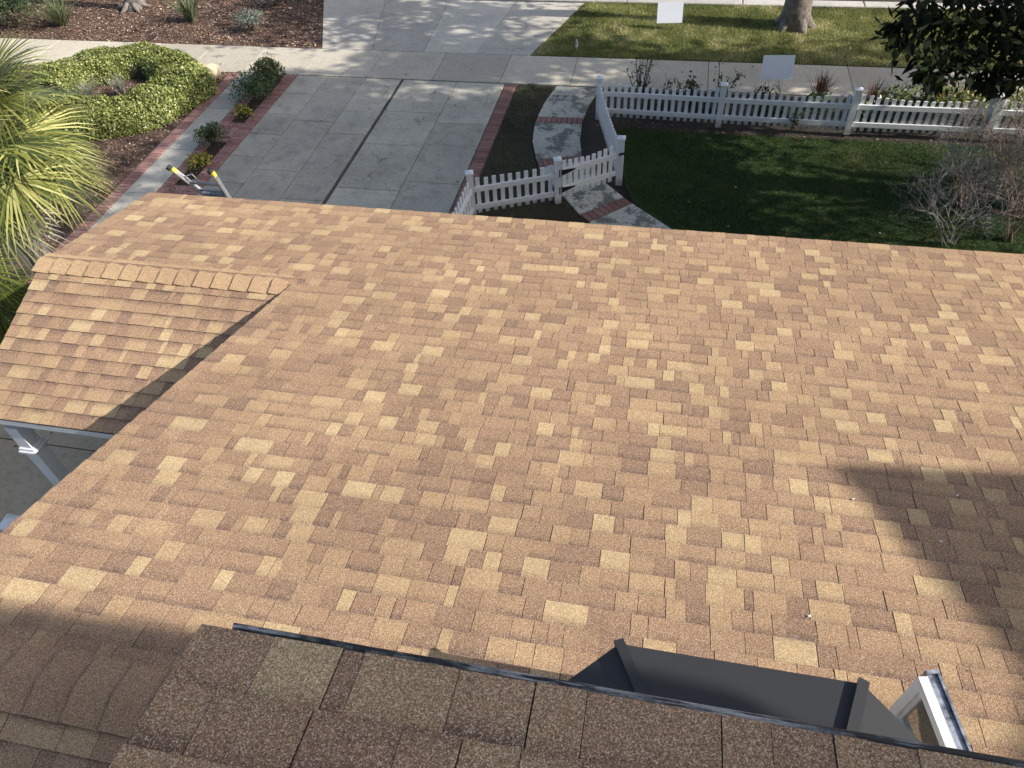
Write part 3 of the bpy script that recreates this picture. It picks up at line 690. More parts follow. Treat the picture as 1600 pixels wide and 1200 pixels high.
# ------------------------------------------------------------------ picket fence and gate
fence = thing('picket_fence', 'long white vinyl picket fence enclosing the lawn', 'fence')
def fpost(x, y, h, rz=0, parent=None):
    b = MB(); b.box((x, y, h/2), (.115, .115, h), rz=rz, bev=.003); o = b.build('post', M['white'], parent)
    c = MB(); c.box((x, y, h+.013), (.145, .145, .026), rz=rz, bev=.004)
    k = .062; R = Matrix.Rotation(rz, 3, 'Z'); c.add([R@Vector(p)+Vector((x, y, h+.0262)) for p in ((-k, -k, 0), (k, -k, 0), (k, k, 0), (-k, k, 0), (0, 0, .035))], [(0, 1, 4), (1, 2, 4), (2, 3, 4), (3, 0, 4)])
    c.build('post_cap', M['white'], o)
def panel(a, b_, n, parent, hend, hmid, side, zr=(.20, .56), z0=.06, name='picket_panel', pw=.072):
    a = Vector((a[0], a[1], 0)); b_ = Vector((b_[0], b_[1], 0)); d = (b_-a); L = d.length; d.normalize(); nrm = Vector((-d.y, d.x, 0))*side
    a2 = a+d*.0585; b2 = b_-d*.0585; L2 = (b2-a2).length; rz = math.atan2(d.y, d.x)
    p = MB()
    for i in range(n):
        f = (i+.5)/n; c = a2+d*L2*f; h = hmid+(hend-hmid)*(2*f-1)**2+random.uniform(-.008, .008)
        R = Matrix.Rotation(rz, 3, 'Z')@Matrix.Rotation(random.uniform(-.018, .018), 3, 'Y'); p.box(c-nrm*.013+Vector((0, 0, (z0+h)/2)), (pw, .022, h-z0), M=R, bev=.004)
    po_ = p.build(name, M['white'], parent)
    for z in zr:
        r_ = MB(); r_.bar(a2+nrm*.018+Vector((0, 0, z)), b2+nrm*.018+Vector((0, 0, z)), .036, .095, bev=.004); r_.build('rail', M['white'], po_)
FP = [(-1.42, 14.70), (1.03, 14.62), (3.51, 14.58), (6.02, 14.60), (8.5, 14.60), (11.0, 14.6)]
for (x, y), h in zip(FP, (.86, .86, .88, .86, .86, .86)): fpost(x, y, h, parent=fence)
for i in range(5): panel(FP[i], FP[i+1], 17, fence, .80, .70, -1)
G0, G1, G2 = (-3.24, 10.90), (-1.80, 11.53), (-.76, 12.26)
fpost(*G0, .88, parent=fence, rz=.3); fpost(*G1, .86, parent=fence, rz=.3); fpost(*G2, .92, parent=fence)
panel(FP[0], G2, 17, fence, .80, .72, 1); panel(G0, G1, 10, fence, .77, .74, -1); panel((-3.40, 7.7), G0, 22, fence, .78, .72, -1)
gate = thing('garden_gate', 'white picket gate with black strap hinges across the curved walk', 'gate')
ga = Vector((G1[0], G1[1], 0)); gb = Vector((G2[0], G2[1], 0)); gd = (gb-ga).normalized(); gn = Vector((gd.y, -gd.x, 0))
p = MB()
for i in range(9):
    c = ga+gd*(.135+i*.118)+Vector((0, 0, .45)); hh = .66+.05*abs(i-4)/4; p.box(c-gn*.013+Vector((0, 0, hh/2-.35)), (.072, .022, hh), rz=math.atan2(gd.y, gd.x), bev=.004)
p.build('pickets', M['white'], gate)
for z in (.27, .62):
    r_ = MB(); r_.bar(ga+gd*.085+gn*.018+Vector((0, 0, z)), gb-gd*.10+gn*.018+Vector((0, 0, z)), .036, .095, bev=.004); r_.build('rail', M['white'], gate)
for z in (.27, .62):
    h = MB(); q0 = ga+gd*.03+gn*.060; h.box(q0+Vector((0, 0, z)), (.06, .016, .15), rz=math.atan2(gd.y, gd.x))
    e = gd*.30; h.add([q0+gd*.03+gn*.004+Vector((0, 0, z+.055)), q0+gd*.03+gn*.004+Vector((0, 0, z-.055)), q0+e+gn*.004-gn*.014+Vector((0, 0, z-.012)), q0+e+gn*.004-gn*.014+Vector((0, 0, z+.012))], [(0, 1, 2, 3), (3, 2, 1, 0)])
    h.build('hinge', M['black'], gate)
h = MB(); h.box(gb+gn*.065-gd*.02+Vector((0, 0, .66)), (.10, .02, .03), rz=math.atan2(gd.y, gd.x)); h.tube([gb+gn*.07+Vector((0, 0, .66)), gb+gn*.10+Vector((0, 0, .665))], .02, 8); h.tube([gb-gd*.06+gn*.07+Vector((0, 0, .66)), gb-gd*.07+gn*.10+Vector((0, 0, .65))], .014, 8); h.build('latch', M['black'], gate)

# ------------------------------------------------------------------ ladder at the eave
lad = thing('ladder', 'aluminium ladder with yellow and black end caps rising above the eave', 'ladder', (-4.5, 7.4, 0))
LN = np.array([0, 1, .26]); LP = (0, 7.24, 2.9)
def lp(u, v): return at_plane(u, v, LP, LN)-Vector((-4.5, 7.4, 0))
def gnd(a, b):   # carry a rail on down to the ground
    d = (b-a).normalized(); return b+d*((b.z)/(-d.z))
rl0, rl1 = lp(272, 266), lp(326, 308); rr0, rr1 = lp(334, 272), lp(358, 310)
k0 = rl1+(rl1-rl0).normalized()*.02; foot = Vector((0, .55, 0))
for a, c in ((rl0, rl1), (rr0, rr1)):
    b = MB(); b.bar(a, c, .028, .064, up=(0, 1, .3), bev=.002); b.bar(c, Vector((c.x, foot.y, 0)), .028, .07, up=(0, 1, .3)); b.bar(a+Vector((.0, -.018, .008)), c+Vector((0, -.018, .008)), .036, .006, up=(0, 1, .3)); o = b.build('rail', M['alu'], lad)
    d = (a-c).normalized()
    y = MB(); y.bar(a-d*.01, a+d*.03, .036, .06, up=(0, 1, .3), bev=.01); y.bar(a-d*.04, a-d*.011, .030, .054, up=(0, 1, .3), bev=.004); e = y.build('end_cap', M['yellow'], o)
    r_ = MB(); r_.bar(a+d*.02+Vector((-.02, 0, .008)), a+d*.06+Vector((-.03, 0, .01)), .046, .068, up=(0, 1, .3), bev=.016); r_.build('rubber_foot', M['rubber'], o)
for f in (.18, .5, .72):
    pass
b = MB(); b.tube([rl0*.75+rl1*.25, lp(300, 272), lp(312, 284)], .008, 6); b.tube([rl0*.5+rl1*.5, lp(312, 284)], .007, 6); b.tube([rl0*.9+rl1*.1, lp(298, 282), lp(306, 281)], .007, 6); b.build('brace', M['alu'], lad)
b = MB(); b.bar(lp(320, 303), lp(352, 305), .05, .03, up=(0, 1, .3)); b.build('rung', M['alu_old'], lad)
for g_ in (.45, .72):
    b = MB(); b.bar(rl0.lerp(rl1, g_), rr0.lerp(rr1, g_), .035, .018, up=(0, 1, .3)); b.build('rung', M['alu'], lad)
for k in range(8):
    f = (k+.5)/8.2; a = rl1*(1-f)+Vector((rl1.x, foot.y, 0))*f; c = rr1*(1-f)+Vector((rr1.x, foot.y, 0))*f
    b = MB(); b.bar(a, c, .05, .03, up=(0, 1, .3)); b.build('rung', M['alu'], lad)

# ------------------------------------------------------------------ yard signs and bottle
def sign(x, y, zb, w, h, rz, tilt, label):
    s_ = thing('yard_sign', label, 'sign', (x, y, 0), rz, 'white yard signs seen from behind')
    R = Matrix.Rotation(tilt, 3, 'X')
    b = MB(); b.box(R@Vector((0, 0, zb+h/2)), (w, .006, h), M=R); b.build('panel', M['sign'], s_)
    for sx in (-.13, .13):
        b = MB(); b.tube([R@Vector((sx, .0, 0))-Vector((0, 0, .02)), R@Vector((sx, .006, zb+h*.9))], .004, 6); b.build('stake', M['steel'], s_)
p = at(1045, 47); sign(p.x, p.y, .16, .62, .46, .12, -.25, 'blank white yard sign standing on the strip of grass at the top edge')
sign(2.13, 15.60, .52, .63, .46, .08, -.28, 'blank white yard sign behind the fence, before the sidewalk')
p = at(901, 77)
bo = thing('water_bottle', 'small clear plastic water bottle standing on the grass near the driveway apron', 'bottle', (p.x, p.y, 0))
b = MB(); b.tube([(0, 0, 0), (0, 0, .12), (0, 0, .15), (0, 0, .19), (0, 0, .21)], [.033, .033, .033, .016, .013], 12); b.build('body', M['plastic'], bo, smooth=False)
b = MB(); b.tube([(0, 0, .211), (0, 0, .228)], .015, 10); b.build('cap', M['white'], bo)
b = MB(); b.tube([(0, 0, .06), (0, 0, .12)], .0338, 12, cap=False); b.build('wrapper', M['white'], bo)

# ------------------------------------------------------------------ plants
def rand_dirs(n): return unit(rng.normal(size=(n, 3)))
def blob_leaves(C, Rad, n, size, shell=.35, up=.35, lump=.18, seed=0):
    """leaf positions in the outer part of a lumpy ellipsoid"""
    r0 = np.random.default_rng(seed+99); d = rand_dirs(n); d[:, 2] = np.where(d[:, 2] < -.35, -d[:, 2], d[:, 2])
    K = unit(r0.normal(size=(9, 3))); amp = r0.uniform(-1, 1, 9)
    b = (np.maximum(0, d@K.T)**6*amp).sum(1)*lump*2.5
    r = (1-shell*rng.random(n)**1.3)*(1+b)
    P = np.array(C)+d*r[:, None]*np.array(Rad)
    N = unit(d*.6+np.array([0, 0, up])+rng.normal(0, .5, (n, 3))); D = np.cross(N, rand_dirs(n)); D[:, 2] += .25
    L = size*rng.uniform(.6, 1.35, n)
    return leaf_faces(P, D, N, L, L*rng.uniform(.4, .65, n)), b
def shrub(name, label, loc, rad, n, size, mat, cat='shrub', group=None, stems=6, extra=None, seed=0, stemmat=None, lump=.25):
    t_ = thing(name, label, cat, loc, group=group)
    F, b = blob_leaves((0, 0, rad[2]*.75), rad, n, size, shell=.8, seed=seed, lump=lump)
    F[:, :, 2] = np.maximum(F[:, :, 2], .01)
    quads('foliage', F, np.clip(rng.random(n)*.9+.1*b, 0, 1), mat, t_)
    s_ = MB()
    for k in range(stems):
        a = random.uniform(0, 6.28); rr_ = random.uniform(.4, .9)
        s_.tube([(0, 0, 0), (math.cos(a)*rad[0]*rr_*.4, math.sin(a)*rad[1]*rr_*.4, rad[2]*.7), (math.cos(a)*rad[0]*rr_, math.sin(a)*rad[1]*rr_, rad[2]*1.3)], [.012, .008, .004], 5)
    s_.build('stem', stemmat or M['wood_dead'], t_)
    if extra:
        m_, k, sz, zoff = extra
        F, _ = blob_leaves((0, 0, rad[2]*zoff), (rad[0]*.9, rad[1]*.9, rad[2]*.95), k, sz, shell=.3, seed=seed+5); quads('blossom', F, rng.random(k), m_, t_)
    return t_
def tuft(name, label, loc, n, h, spread, mat, cat='grass', w=.012, group=None, droop=.4, part_name='blade'):
    """one grassy clump: arching strap blades from a crown, each blade 3 segments"""
    o = []
    R = []
    for i in range(n):
        a = random.uniform(0, 2*math.pi); ln = random.uniform(.15, 1)*spread; hh = h*random.uniform(.6, 1.1); dr = droop*random.uniform(.3, 1)
        c, s_ = math.cos(a), math.sin(a); sd = np.array([-s_, c, 0])*w*random.uniform(.6, 1.3)/2
        pts = [np.array([c*ln*f*1.0, s_*ln*f, hh*(f*(1+dr)-dr*1.3*f*f)]) for f in (0, .4, .75, 1)]
        b0 = np.array([random.gauss(0, .03), random.gauss(0, .03), 0])
        for k in range(3):
            w0, w1 = (1, .9, .55, .05)[k], (1, .9, .55, .05)[k+1]
            o.append([pts[k]+b0-sd*w0, pts[k]+b0+sd*w0, pts[k+1]+b0+sd*w1, pts[k+1]+b0-sd*w1])
        R += [random.random()]*3
    ob = quads(name, np.array(o), np.array(R), mat); ob.location = loc
    return tag(ob, label, cat, group)
# strip between path and driveway
p = at(418, 128); shrub('shrub', 'leafy green shrub with orange blossom at the sidewalk end of the brick strip', (-9.28, 15.65, 0), (.42, .40, .34), 1500, .075, M['shrub'], extra=(M['orange'], 90, .045, .95), seed=1)
shrub('shrub', 'dense green shrub in the brick strip just this side of the blossoming one', (-9.30, 14.88, 0), (.42, .55, .30), 1900, .06, M['shrub'], seed=2)
shrub('low_plant', 'yellow green low plant with white flower in front of the dense shrub', (-9.22, 14.08, 0), (.24, .22, .12), 300, .065, M['yleaf'], cat='plant', stems=3, seed=3)
shrub('shrub', 'feathery grey green shrub standing alone mid strip', (-9.30, 12.75, 0), (.36, .34, .30), 1700, .05, M['shrub'], seed=4, lump=.35)
shrub('low_plant', 'yellow flecked low plant just above the ladder', (-9.22, 11.98, 0), (.27, .27, .13), 340, .065, M['yleaf'], cat='plant', stems=3, seed=6)
# round hedge: horseshoe of clipped leaves
HC = np.array([-12.78, 14.66]); n = 62000
ang = rng.uniform(-2.1, 3.55, n); 
sgn = rng.uniform(0, 2*np.pi, n)
tw, thh = .60, .52
wv = 1+.10*np.sin(ang*3+1)+.07*np.sin(ang*7)+.22*np.maximum(0, -np.sin(ang-.35))
rad_c = 1.45+.05*np.sin(ang*5)
cr = .93+.07*rng.random(n)**.5-.16*(rng.random(n)**3)
cc, ss = np.cos(sgn), np.abs(np.sin(sgn))
rr_ = rad_c+cc*np.abs(cc)**-.35*tw*wv*cr*.93; zz = (ss**.7)*thh*cr*(1+.08*np.sin(ang*9)+.05*np.sin(ang*23+sgn*2))
zz = np.where((np.abs(cc) > .55) & (rng.random(n) < .6), zz*rng.random(n), zz)
P = np.c_[HC[0]+rr_*np.cos(ang)*1.12, HC[1]+rr_*np.sin(ang)*.98, zz]
N = unit(np.c_[np.cos(ang)*cc, np.sin(ang)*cc, ss+.35]+rng.normal(0, .45, (n, 3))); D = np.cross(N, rand_dirs(n)); D[:, 2] += .3
L = .052*rng.uniform(.6, 1.4, n)
hd = thing('hedge', 'round clipped hedge ring with small bright yellow green leaves', 'hedge', (0, 0, 0))
quads('foliage', leaf_faces(P, D, N, L, L*.6), np.clip(rng.random(n)**1.2*.9+.1*vnoise(P[:, :2], 3, 4), 0, 1), M['hedge'], hd)
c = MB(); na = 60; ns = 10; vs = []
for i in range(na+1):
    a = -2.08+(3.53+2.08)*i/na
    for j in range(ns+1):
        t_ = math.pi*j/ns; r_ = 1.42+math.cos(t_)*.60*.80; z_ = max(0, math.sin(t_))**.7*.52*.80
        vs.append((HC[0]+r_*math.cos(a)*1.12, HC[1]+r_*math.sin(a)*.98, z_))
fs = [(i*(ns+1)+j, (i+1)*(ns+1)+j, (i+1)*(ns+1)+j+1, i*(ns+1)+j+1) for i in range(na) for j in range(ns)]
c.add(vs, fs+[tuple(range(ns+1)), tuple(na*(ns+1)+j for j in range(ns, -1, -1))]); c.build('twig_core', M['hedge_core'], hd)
def rock(name, label, loc, rad, mat, seed, cat='rock', rz=0):
    import bmesh
    bm = bmesh.new(); bmesh.ops.create_icosphere(bm, subdivisions=3, radius=1); r = random.Random(seed)
    ks = [(Vector((r.gauss(0, 1), r.gauss(0, 1), r.gauss(0, 1))).normalized(), r.uniform(.5, .95)) for _ in range(9)]
    for v in bm.verts:
        p = v.co.copy()
        for k, d_ in ks:
            e = p.dot(k)-d_
            if e > 0: p -= k*e*.85
        p += Vector((r.gauss(0, .012), r.gauss(0, .012), r.gauss(0, .012)))
        v.co = Vector((p.x*rad[0], p.y*rad[1], p.z*rad[2]))
    me = bpy.data.meshes.new(name); bm.to_mesh(me); bm.free(); me.materials.append(mat); o = link(bpy.data.objects.new(name, me)); o.location = loc; o.rotation_euler = (0, 0, rz)
    return tag(o, label, cat)
rock('boulder', 'pale tan boulder at the right edge of the round hedge', (-11.02, 15.86, .12), (.36, .27, .22), M['rock'], 3, 'boulder')
for (u, v), r_, l_, k in (((140, 128), (.30, .2, .16), 'red rock inside the hedge ring, middle one', 4), ((190, 114), (.22, .2, .2), 'red rock inside the hedge ring, under its right curve', 5), ((112, 133), (.2, .15, .12), 'red rock inside the hedge ring, nearest the palm', 6)):
    p = at(u, v); rock('rock', l_, (p.x, p.y, .08), r_, M['redrock'], k)
p = at(170, 128); tuft('succulent', 'yellow green spiky plant in the middle of the hedge ring', (p.x, p.y, .0), 26, .42, .38, M['yleaf'], 'plant', w=.055, droop=.8)
p = at(192, 148); tuft('grass_clump', 'pale grey ornamental grass clump inside the hedge ring', (p.x, p.y, 0), 130, .50, .35, M['greygrass'], w=.010)
p = at(140, 150); tuft('grass_clump', 'tan tangled grass clump left of the grey one in the hedge ring', (p.x, p.y, 0), 150, .34, .5, M['greygrass'], w=.011)
p = at(120, 195); tuft('grass_clump', 'loose grey green grass between hedge ring and palm', (p.x, p.y, 0), 340, .55, .8, M['strap'], w=.012)
# bed beyond the sidewalk
p = at(300, 33); tuft('strap_plant', 'green strap leaved clump in the far mulch bed, middle of it', (p.x, p.y, 0), 90, .75, .65, M['strap'], 'plant', w=.035)
p = at(100, 40); tuft('strap_plant', 'grey green fountain of thin leaves left of the tree stump', (p.x, p.y, 0), 260, .75, .95, M['strap'], 'plant', w=.018)
p = at(395, 48); shrub('shrub', 'small grey leaved shrub in the far mulch bed near the apron', (p.x, p.y, 0), (.5, .45, .32), 1400, .05, M['shrub_grey'], seed=8)
p = at(430, 8); shrub('shrub', 'silver leaved shrub cut by the top edge above the mulch', (p.x, p.y, 0), (.55, .4, .3), 1200, .05, M['shrub_grey'], seed=9)
p = at(28, 42); shrub('shrub', 'dark green shrub in the top left corner of the mulch bed', (p.x, p.y, 0), (1.0, .8, .65), 3800, .07, M['shrub_dark'], seed=10)
p = at(40, 20); shrub('shrub', 'tall dark shrub at the very top left corner', (p.x-.6, p.y+.9, 0), (1.4, .9, .9), 4200, .08, M['shrub_dark'], seed=14)
p = at(208, 12)
sp_ = thing('tree_stump', 'low pale tree base with spreading roots in the far mulch bed', 'tree stump', (p.x, p.y, 0))
b = MB(); b.tube([(0, 0, -.05), (0, 0, .1), (0, .02, .5), (.02, .05, 1.0), (.03, .08, 2.6)], [.34, .24, .2, .19, .17], 12); b.build('trunk', M['bark'], sp_, smooth=True)
for k in range(6):
    a = k*1.05+.3; b = MB(); b.tube([(math.cos(a)*.12, math.sin(a)*.12, .14), (math.cos(a)*.3, math.sin(a)*.3, .06), (math.cos(a)*.55, math.sin(a)*.5, -.01)], [.09, .07, .03], 7); b.build('root', M['bark'], sp_, smooth=True)
# plants along the long fence, on the sidewalk side
def rose(loc, label, n=9, h=.8, leaves=150, seed=0, mat=None):
    r = random.Random(seed); t_ = thing('rose_bush', label, 'rose bush', loc, group='rose bushes behind the fence'); s_ = MB(); LP_ = []
    for k in range(n):
        a = r.uniform(0, 6.28); l = r.uniform(.1, .36); hh = h*r.uniform(.6, 1.1)
        pts = [(0, 0, 0), (math.cos(a)*l*.5, math.sin(a)*l*.5, hh*.5), (math.cos(a)*l+r.uniform(-.05, .05), math.sin(a)*l, hh)]
        s_.tube(pts, [.013, .010, .006], 5)
        for q in range(2):
            f = r.uniform(.4, .9); c_ = Vector(pts[1]).lerp(Vector(pts[2]), f); s_.tube([c_, c_+Vector((r.uniform(-.12, .12), r.uniform(-.12, .12), r.uniform(.06, .18)))], [.006, .003], 4)
        LP_ += [np.array(pts[1])*(1-f)+np.array(pts[2])*f for f in [r.random() for _ in range(max(1, leaves//n))]]
    s_.build('stem', M['wood_dead'], t_)
    if LP_:
        P = np.array(LP_)+rng.normal(0, .05, (len(LP_), 3)); n_ = len(P); N = unit(rng.normal(0, .6, (n_, 3))+np.array([0, 0, 1])); D = np.cross(N, rand_dirs(n_)); L = .07*rng.uniform(.6, 1.3, n_)
        quads('foliage', leaf_faces(P, D, N, L, L*.6), rng.random(n_), mat or M['shrub_dark'], t_)
rose((-.62, 15.3, 0), 'bare stemmed rose bush right behind the corner fence post', 12, .95, 120, 1)
rose((-.05, 15.2, 0), 'small rose bush with a few leaves right of the bare stemmed one', 5, .7, 90, 2)
rose((.42, 15.25, 0), 'low leafy bush between the corner post and the next post', 10, .62, 420, 3)
rose((1.02, 15.35, 0), 'thin upright rose bush directly behind the second fence post', 7, .85, 110, 4)
rose((1.85, 15.2, 0), 'low rose bush in front of the white sign', 9, .55, 260, 5)
p_ = [(.9, 15.0), (2.4, 15.0), (1.4, 15.0)]
for k, (x, l_) in enumerate(((-.3, 'low ground foliage behind the first pickets of the long fence'), (.75, 'low green foliage left of the second fence post'), (2.2, 'low green foliage under the white sign'), (3.9, 'dark foliage right of the third fence post'))):
    shrub('low_plant', l_, (x, 14.98, 0), (.42, .18, .2), 420, .07, M['shrub_dark'], cat='plant', seed=20+k)
shrub('fern', 'bright green ferny plant between white sign and third fence post', (2.95, 15.2, 0), (.42, .28, .26), 1000, .075, M['shrub'], cat='plant', seed=31)
tuft('grass_clump', 'dark red fountain grass right of the white sign', (3.02, 15.55, .15), 210, .62, .42, M['redgrass'], w=.012)
tuft('grass_clump', 'dark red fountain grass just right of the third fence post', (4.0, 15.35, .1), 190, .62, .38, M['redgrass'], w=.012)
tuft('grass_clump', 'orange tan grass clump behind the fence, left of the two', (5.25, 15.4, .1), 190, .55, .32, M['tangrass'], w=.012)
tuft('grass_clump', 'orange tan grass clump behind the fence at the right edge', (7.2, 15.5, .1), 190, .6, .36, M['tangrass'], w=.012)
vine = shrub('vine', 'pale yellow leaved vine topping the fence near the right edge', (5.6, 14.9, .2), (1.15, .22, .36), 1300, .085, M['hedge'], cat='vine', seed=41)
shrub('vine', 'dark leaved vine behind the fence left of the pale vine', (4.75, 14.9, .1), (.6, .2, .36), 800, .085, M['shrub_dark'], cat='vine', seed=43)
shrub('vine_sprig', 'small green sprig poking through the long fence', (2.45, 14.52, .0), (.12, .05, .24), 60, .07, M['shrub'], cat='plant', stems=2, seed=55)
shrub('flowering_shrub', 'leafy green shrub behind the fence between the third post and the tan grass', (4.45, 15.35, 0), (.38, .3, .3), 900, .075, M['shrub'], cat='shrub', seed=61)
shrub('flowering_shrub', 'rounded yellow green shrub behind the fence near the right edge', (6.5, 15.4, 0), (.5, .35, .34), 1100, .075, M['hedge'], cat='shrub', seed=62)
shrub('flowering_shrub', 'orange tipped shrub behind the pale vine', (5.75, 15.55, 0), (.3, .25, .32), 700, .06, M['tangrass'], cat='shrub', seed=63)
# twiggy dead shrubs by the right edge
def twiggy(name, label, loc, h, spread, n, mat, seed, depth=5, part_name='twigs', r0=.02):
    r = random.Random(seed); t_ = thing(name, label, 'shrub', loc); s_ = MB(); tips = []
    def grow(p, d, L, rad, k):
        q = p+d*L*.5+Vector((r.gauss(0, 1), r.gauss(0, 1), r.gauss(0, .5)))*L*.06; e = q+(d+Vector((r.gauss(0, .2), r.gauss(0, .2), r.gauss(0, .15)))).normalized()*L*.5
        s_.tube([p, q, e], [rad, rad*.8, rad*.6], 3 if k < 3 else 5, cap=False)
        if k == 0: tips.append(e); return
        for _ in range(r.choice((2, 3, 3))):
            nd = (d+Vector((r.gauss(0, .55), r.gauss(0, .55), r.gauss(.02, .35)))).normalized(); grow(q.lerp(e, r.random()), nd, L*r.uniform(.55, .85), rad*.62, k-1)
    for i in range(n):
        a = r.uniform(0, 6.28); d = Vector((math.cos(a)*spread*r.random(), math.sin(a)*spread*r.random(), 1)).normalized(); grow(Vector((r.gauss(0, .06), r.gauss(0, .06), 0)), d, h*r.uniform(.3, .5), r0, depth)
    s_.build('twigs', mat, t_); return t_, tips
tw_, tips = twiggy('dead_shrub', 'bare grey twiggy shrub in front of the fence at right', (5.15, 12.3, 0), 1.5, 1.0, 9, M['twig'], 3, r0=.010)
twiggy('dead_shrub', 'fine grey twiggy shrub touching the right edge of the picture', (5.9, 12.2, 0), 1.6, 1.1, 9, M['twig'], 13, r0=.009)
twiggy('dead_shrub', 'tall bare twiggy shrub nearest the eave at right', (4.7, 11.1, 0), 1.5, .9, 9, M['twig'], 5, r0=.010)
twiggy('dead_shrub', 'brown twiggy shrub at the right edge of the lawn', (5.7, 11.3, 0), 1.7, .9, 9, M['twig_b'], 8, r0=.014)
twiggy('dead_shrub', 'bare shrub rising across the fence near its right end', (6.0, 13.4, 0), 1.7, .8, 8, M['twig_b'], 9, r0=.014)
shrub('low_plant', 'bright green low growth below the twiggy shrubs', (5.6, 12.9, 0), (.9, .5, .25), 900, .07, M['shrub'], cat='plant', seed=51)
shrub('low_plant', 'orange brown seedy plant among the grey twigs', (4.95, 11.9, 0), (.2, .2, .5), 200, .06, M['tangrass'], cat='plant', seed=52)

# ------------------------------------------------------------------ palms
def fan_palm(name, label, loc, hcrown, nfan, pet, lf, mat, seed, droopy=.5, trunk_r=.16):
    r = random.Random(seed); t_ = thing(name, label, 'palm', loc); F = []; R = []; st = MB()
    for i in range(nfan):
        az = i*2.39996+r.uniform(-.2, .2); el = math.radians(75-115*(i/nfan)**.8+r.uniform(-8, 8)); pl_ = pet*r.uniform(.75, 1.1)
        d = Vector((math.cos(az)*math.cos(el), math.sin(az)*math.cos(el), math.sin(el)))
        base = Vector((0, 0, hcrown+r.uniform(-.15, .1))); mid = base+d*pl_*.6+Vector((0, 0, .03)); hub = base+d*pl_-Vector((0, 0, .06*pl_))
        st.tube([base, mid, hub], [.016, .012, .009], 5)
        dd_ = (d*1.0+Vector((0, 0, -.35))).normalized(); side = dd_.cross(Z).normalized(); nrm = side.cross(dd_).normalized()
        roll = r.uniform(-.5, .5); side, nrm = side*math.cos(roll)+nrm*math.sin(roll), nrm*math.cos(roll)-side*math.sin(roll)
        m_ = 40; tone = r.uniform(-.18, .18)
        for k in range(m_):
            th = math.radians(-118+236*(k+.5)/m_+r.uniform(-2, 2)); LL = lf*(.80+.20*math.cos(th*.6))*r.uniform(.9, 1.08)
            ld_ = (dd_*math.cos(th)+side*math.sin(th)); fold = .006
            wv_ = Vector((-0, 0, 0))
            wd = (side*math.cos(th)-dd_*math.sin(th))*(lf*.0165)
            p0 = hub; pts = []
            for f in (0, .35, .7, 1.0):
                sag = droopy*LL*(f**2.2)*.45
                pts.append(p0+ld_*LL*f*(1-.10*f)+nrm*(.10*LL*math.sin(f*1.6))-Vector((0, 0, sag)))
            ws = (.35, 1.0, .62, .04)
            tn = min(1, max(0, .5+tone+r.uniform(-.38, .42)))
            for q in range(3):
                F.append([pts[q]-wd*ws[q], pts[q]+wd*ws[q], pts[q+1]+wd*ws[q+1], pts[q+1]-wd*ws[q+1]]); R.append(tn)
    quads('fronds', np.array([[tuple(v) for v in f] for f in F]), np.array(R), mat, t_)
    st.build('petioles', M['strap'], t_)
    b = MB(); zs = np.linspace(0, hcrown, 14); b.tube([(0.02*math.sin(z*3), 0, z) for z in zs], [trunk_r*(1.15 if k % 2 else .95) for k in range(14)], 10); b.build('trunk', M['bark'], t_)
    return t_
pc = at(-45, 235, 2.7)
fan_palm('fan_palm', 'tall sunlit fan palm with yellow green fronds at the left edge', (pc.x, pc.y, 0), 2.95, 58, 1.0, 1.02, M['palm'], 4, droopy=.42)
pc2 = at(-35, 480, 1.2)
fan_palm('fan_palm', 'lower shaded dark green palm beside the small roof slope', (pc2.x, pc2.y, 0), 1.3, 26, .5, .75, M['palm_dark'], 9, droopy=.8)

# ------------------------------------------------------------------ trees
def tree(name, label, base, trunk, blobs, mat, leaf, limbs, group=None, n=9000, seed=0, barkr=.25, extra=None, up=.3, fill=.9):
    r = random.Random(seed); t_ = thing(name, label, 'tree', base, group=group)
    b = MB(); b.tube(trunk, [barkr*f for f in np.linspace(1.25, .75, len(trunk))], 12); 
    for k in range(5):
        a = k*1.3; b.tube([(math.cos(a)*barkr*.5, math.sin(a)*barkr*.5, .35), (math.cos(a)*barkr*1.2, math.sin(a)*barkr*1.2, .05), (math.cos(a)*barkr*1.8, math.sin(a)*barkr*1.8, -.05)], [barkr*.5, barkr*.42, barkr*.2], 7)
    top = Vector(trunk[-1])
    for l in limbs:
        e = Vector(l); mid = top.lerp(e, .5)+Vector((r.gauss(0, .2), r.gauss(0, .2), r.gauss(.2, .2))); b.tube([top, mid, e], [barkr*.55, barkr*.35, barkr*.12], 8)
    b.build('trunk', M['bark'], t_, smooth=True)
    tot = sum(B[3]*B[4]*B[5] for B in blobs); Fs = []
    for k, B in enumerate(blobs):
        m_ = int(n*B[3]*B[4]*B[5]/tot); F, _ = blob_leaves(B[:3], B[3:6], m_, leaf, shell=fill, up=up, seed=seed+k, lump=.35); Fs.append(F)
    if extra is not None: Fs.append(extra)
    F = np.concatenate(Fs); quads('crown', F, rng.random(len(F)), mat, t_); return t_
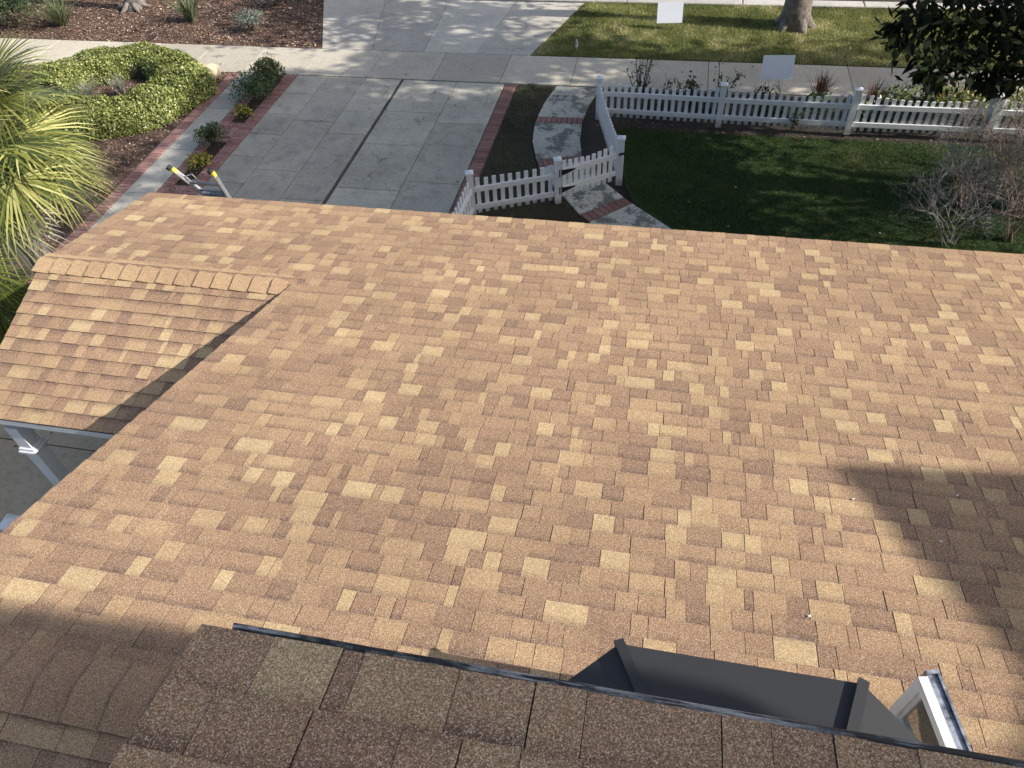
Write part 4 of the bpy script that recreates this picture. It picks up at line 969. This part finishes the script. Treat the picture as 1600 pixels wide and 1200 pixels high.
# dark glossy tree at right, its lower boughs hang into the view
TB = Vector((9.2, 9.2, 0))
def boughs():
    out = []; r = random.Random(12); tw = []
    for (u, v, z, s_) in [(1425, 40, 4.4, .35), (1460, 70, 4.3, .4), (1480, 20, 4.5, .5), (1520, 55, 4.2, .45), (1500, 100, 4.1, .28), (1560, 30, 4.3, .6), (1560, 110, 4.0, .32), (1590, 70, 4.1, .5),
                          (1545, 130, 3.9, .16), (1450, 110, 4.15, .16), (1467, 125, 4.05, .12), (1600, 20, 4.4, .5), (1640, 60, 4.2, .6), (1410, 60, 4.3, .12), (1400, 42, 4.35, .1), (1540, 5, 4.5, .6), (1470, -20, 4.8, .5), (1595, 115, 4., .2)]:
        c = at(u, v, z)-TB; 
        for k in range(int(26+s_*170)):
            d = Vector((r.gauss(0, 1), r.gauss(0, 1), r.gauss(0, .7)))*s_*.42; p = c+d
            dr = Vector((r.gauss(0, .8), r.gauss(0, .8), r.gauss(-.7, .5))).normalized(); nn_ = Vector((r.gauss(0, .6), r.gauss(0, .6), 1)); out.append((p, dr, nn_, r.uniform(.11, .19)))
    P = np.array([o[0] for o in out]); D = np.array([o[1] for o in out]); N = np.array([o[2] for o in out]); L = np.array([o[3] for o in out])
    return leaf_faces(P, D, N, L, L*.42)
tree('dark_leaved_tree', 'dark glossy leaved tree hanging into the top right corner', tuple(TB), [(0, 0, -.05), (0, .05, 1.2), (-.1, .1, 2.6), (-.2, 0, 3.8)],
     [(-4.5, .5, 5.6, 1.7, 1.8, .8), (-1.5, .6, 6.4, 2.6, 2.0, 1.7), (1, 1.5, 6.6, 2.8, 2.6, 2.0), (-1.5, 3.0, 6.3, 2.2, 1.9, 1.5), (-3.2, 2.4, 6.0, 1.8, 1.5, 1.2), (-.5, .8, 8.3, 2.4, 2.2, 1.2), (-3.4, .4, 7.2, 2.0, 1.6, 1.2)],
     M['dkleaf'], .19, [(-4, .4, 5.4), (-5.6, .2, 4.7), (-1.5, -1.5, 6), (1.5, 1.5, 6.2), (-2, 3, 6), (0, 0, 8)], n=23000, seed=5, barkr=.22, extra=boughs())
tree('parkway_tree', 'street tree whose grey trunk stands on the grass strip near the kerb', (2.8, 19.75, 0), [(0, 0, -.05), (.0, .0, .5), (.05, .05, 1.6), (.1, .1, 3.6), (.2, 0, 4.6)],
     [(0, 0, 7.4, 3.0, 2.6, 1.8), (-2.2, 0.3, 6.5, 2.0, 1.9, 1.1), (2.3, -.4, 6.6, 2.2, 2.0, 1.2), (0, -2.0, 6.3, 2.0, 1.4, 1.0)], M['leaf'], .24, [(-2, 0, 6), (2, 0, 6), (0, -2, 6.2), (0, 1.5, 7), (0, 0, 8)], n=6000, seed=15, barkr=.29)
tree('shade_tree', 'tall broad tree beyond the right edge, out of view', (10.5, 12.0, 0), [(0, 0, -.05), (0, 0, 2), (.1, .1, 5), (0, 0, 7)],
     [(-2.2, -1.6, 9.9, 2.3, 2.2, 1.5), (-2.6, 1.6, 10.2, 2.4, 2.0, 1.4), (.6, -2.2, 9.4, 2.4, 2.0, 1.6), (.8, 1.0, 9.6, 2.4, 2.2, 1.6), (-.6, 3.6, 9.6, 2.2, 1.4, 1.3), (-1, 0, 11.4, 2.0, 2.2, 1.0), (3, 2.5, 8.6, 2, 1.6, 1.3), (-.2, 4.8, 8.8, 3.6, 1.3, 1.1), (3.6, 4.4, 8.0, 2.8, 1.3, 1.2), (6.0, 4.4, 7.6, 2.6, 1.2, 1.1)], M['leaf'], .27, [(-2, -1, 9.5), (-2, 1.5, 9.5), (1, -2, 9), (1, 1, 9.3), (0, 3.4, 9)], n=34000, seed=25, barkr=.32)
tree('shade_tree', 'lower wide tree further right, out of view', (13.6, 12.3, 0), [(0, 0, -.05), (0, 0, 2), (.1, .1, 4)],
     [(-3.2, -1.8, 6.2, 2.2, 2.2, 1.3), (-3.2, .6, 6.6, 1.8, 1.8, 1.5)], M['leaf'], .20, [(-2, -1, 6), (-2, .5, 6)], n=9000, seed=35, barkr=.3)
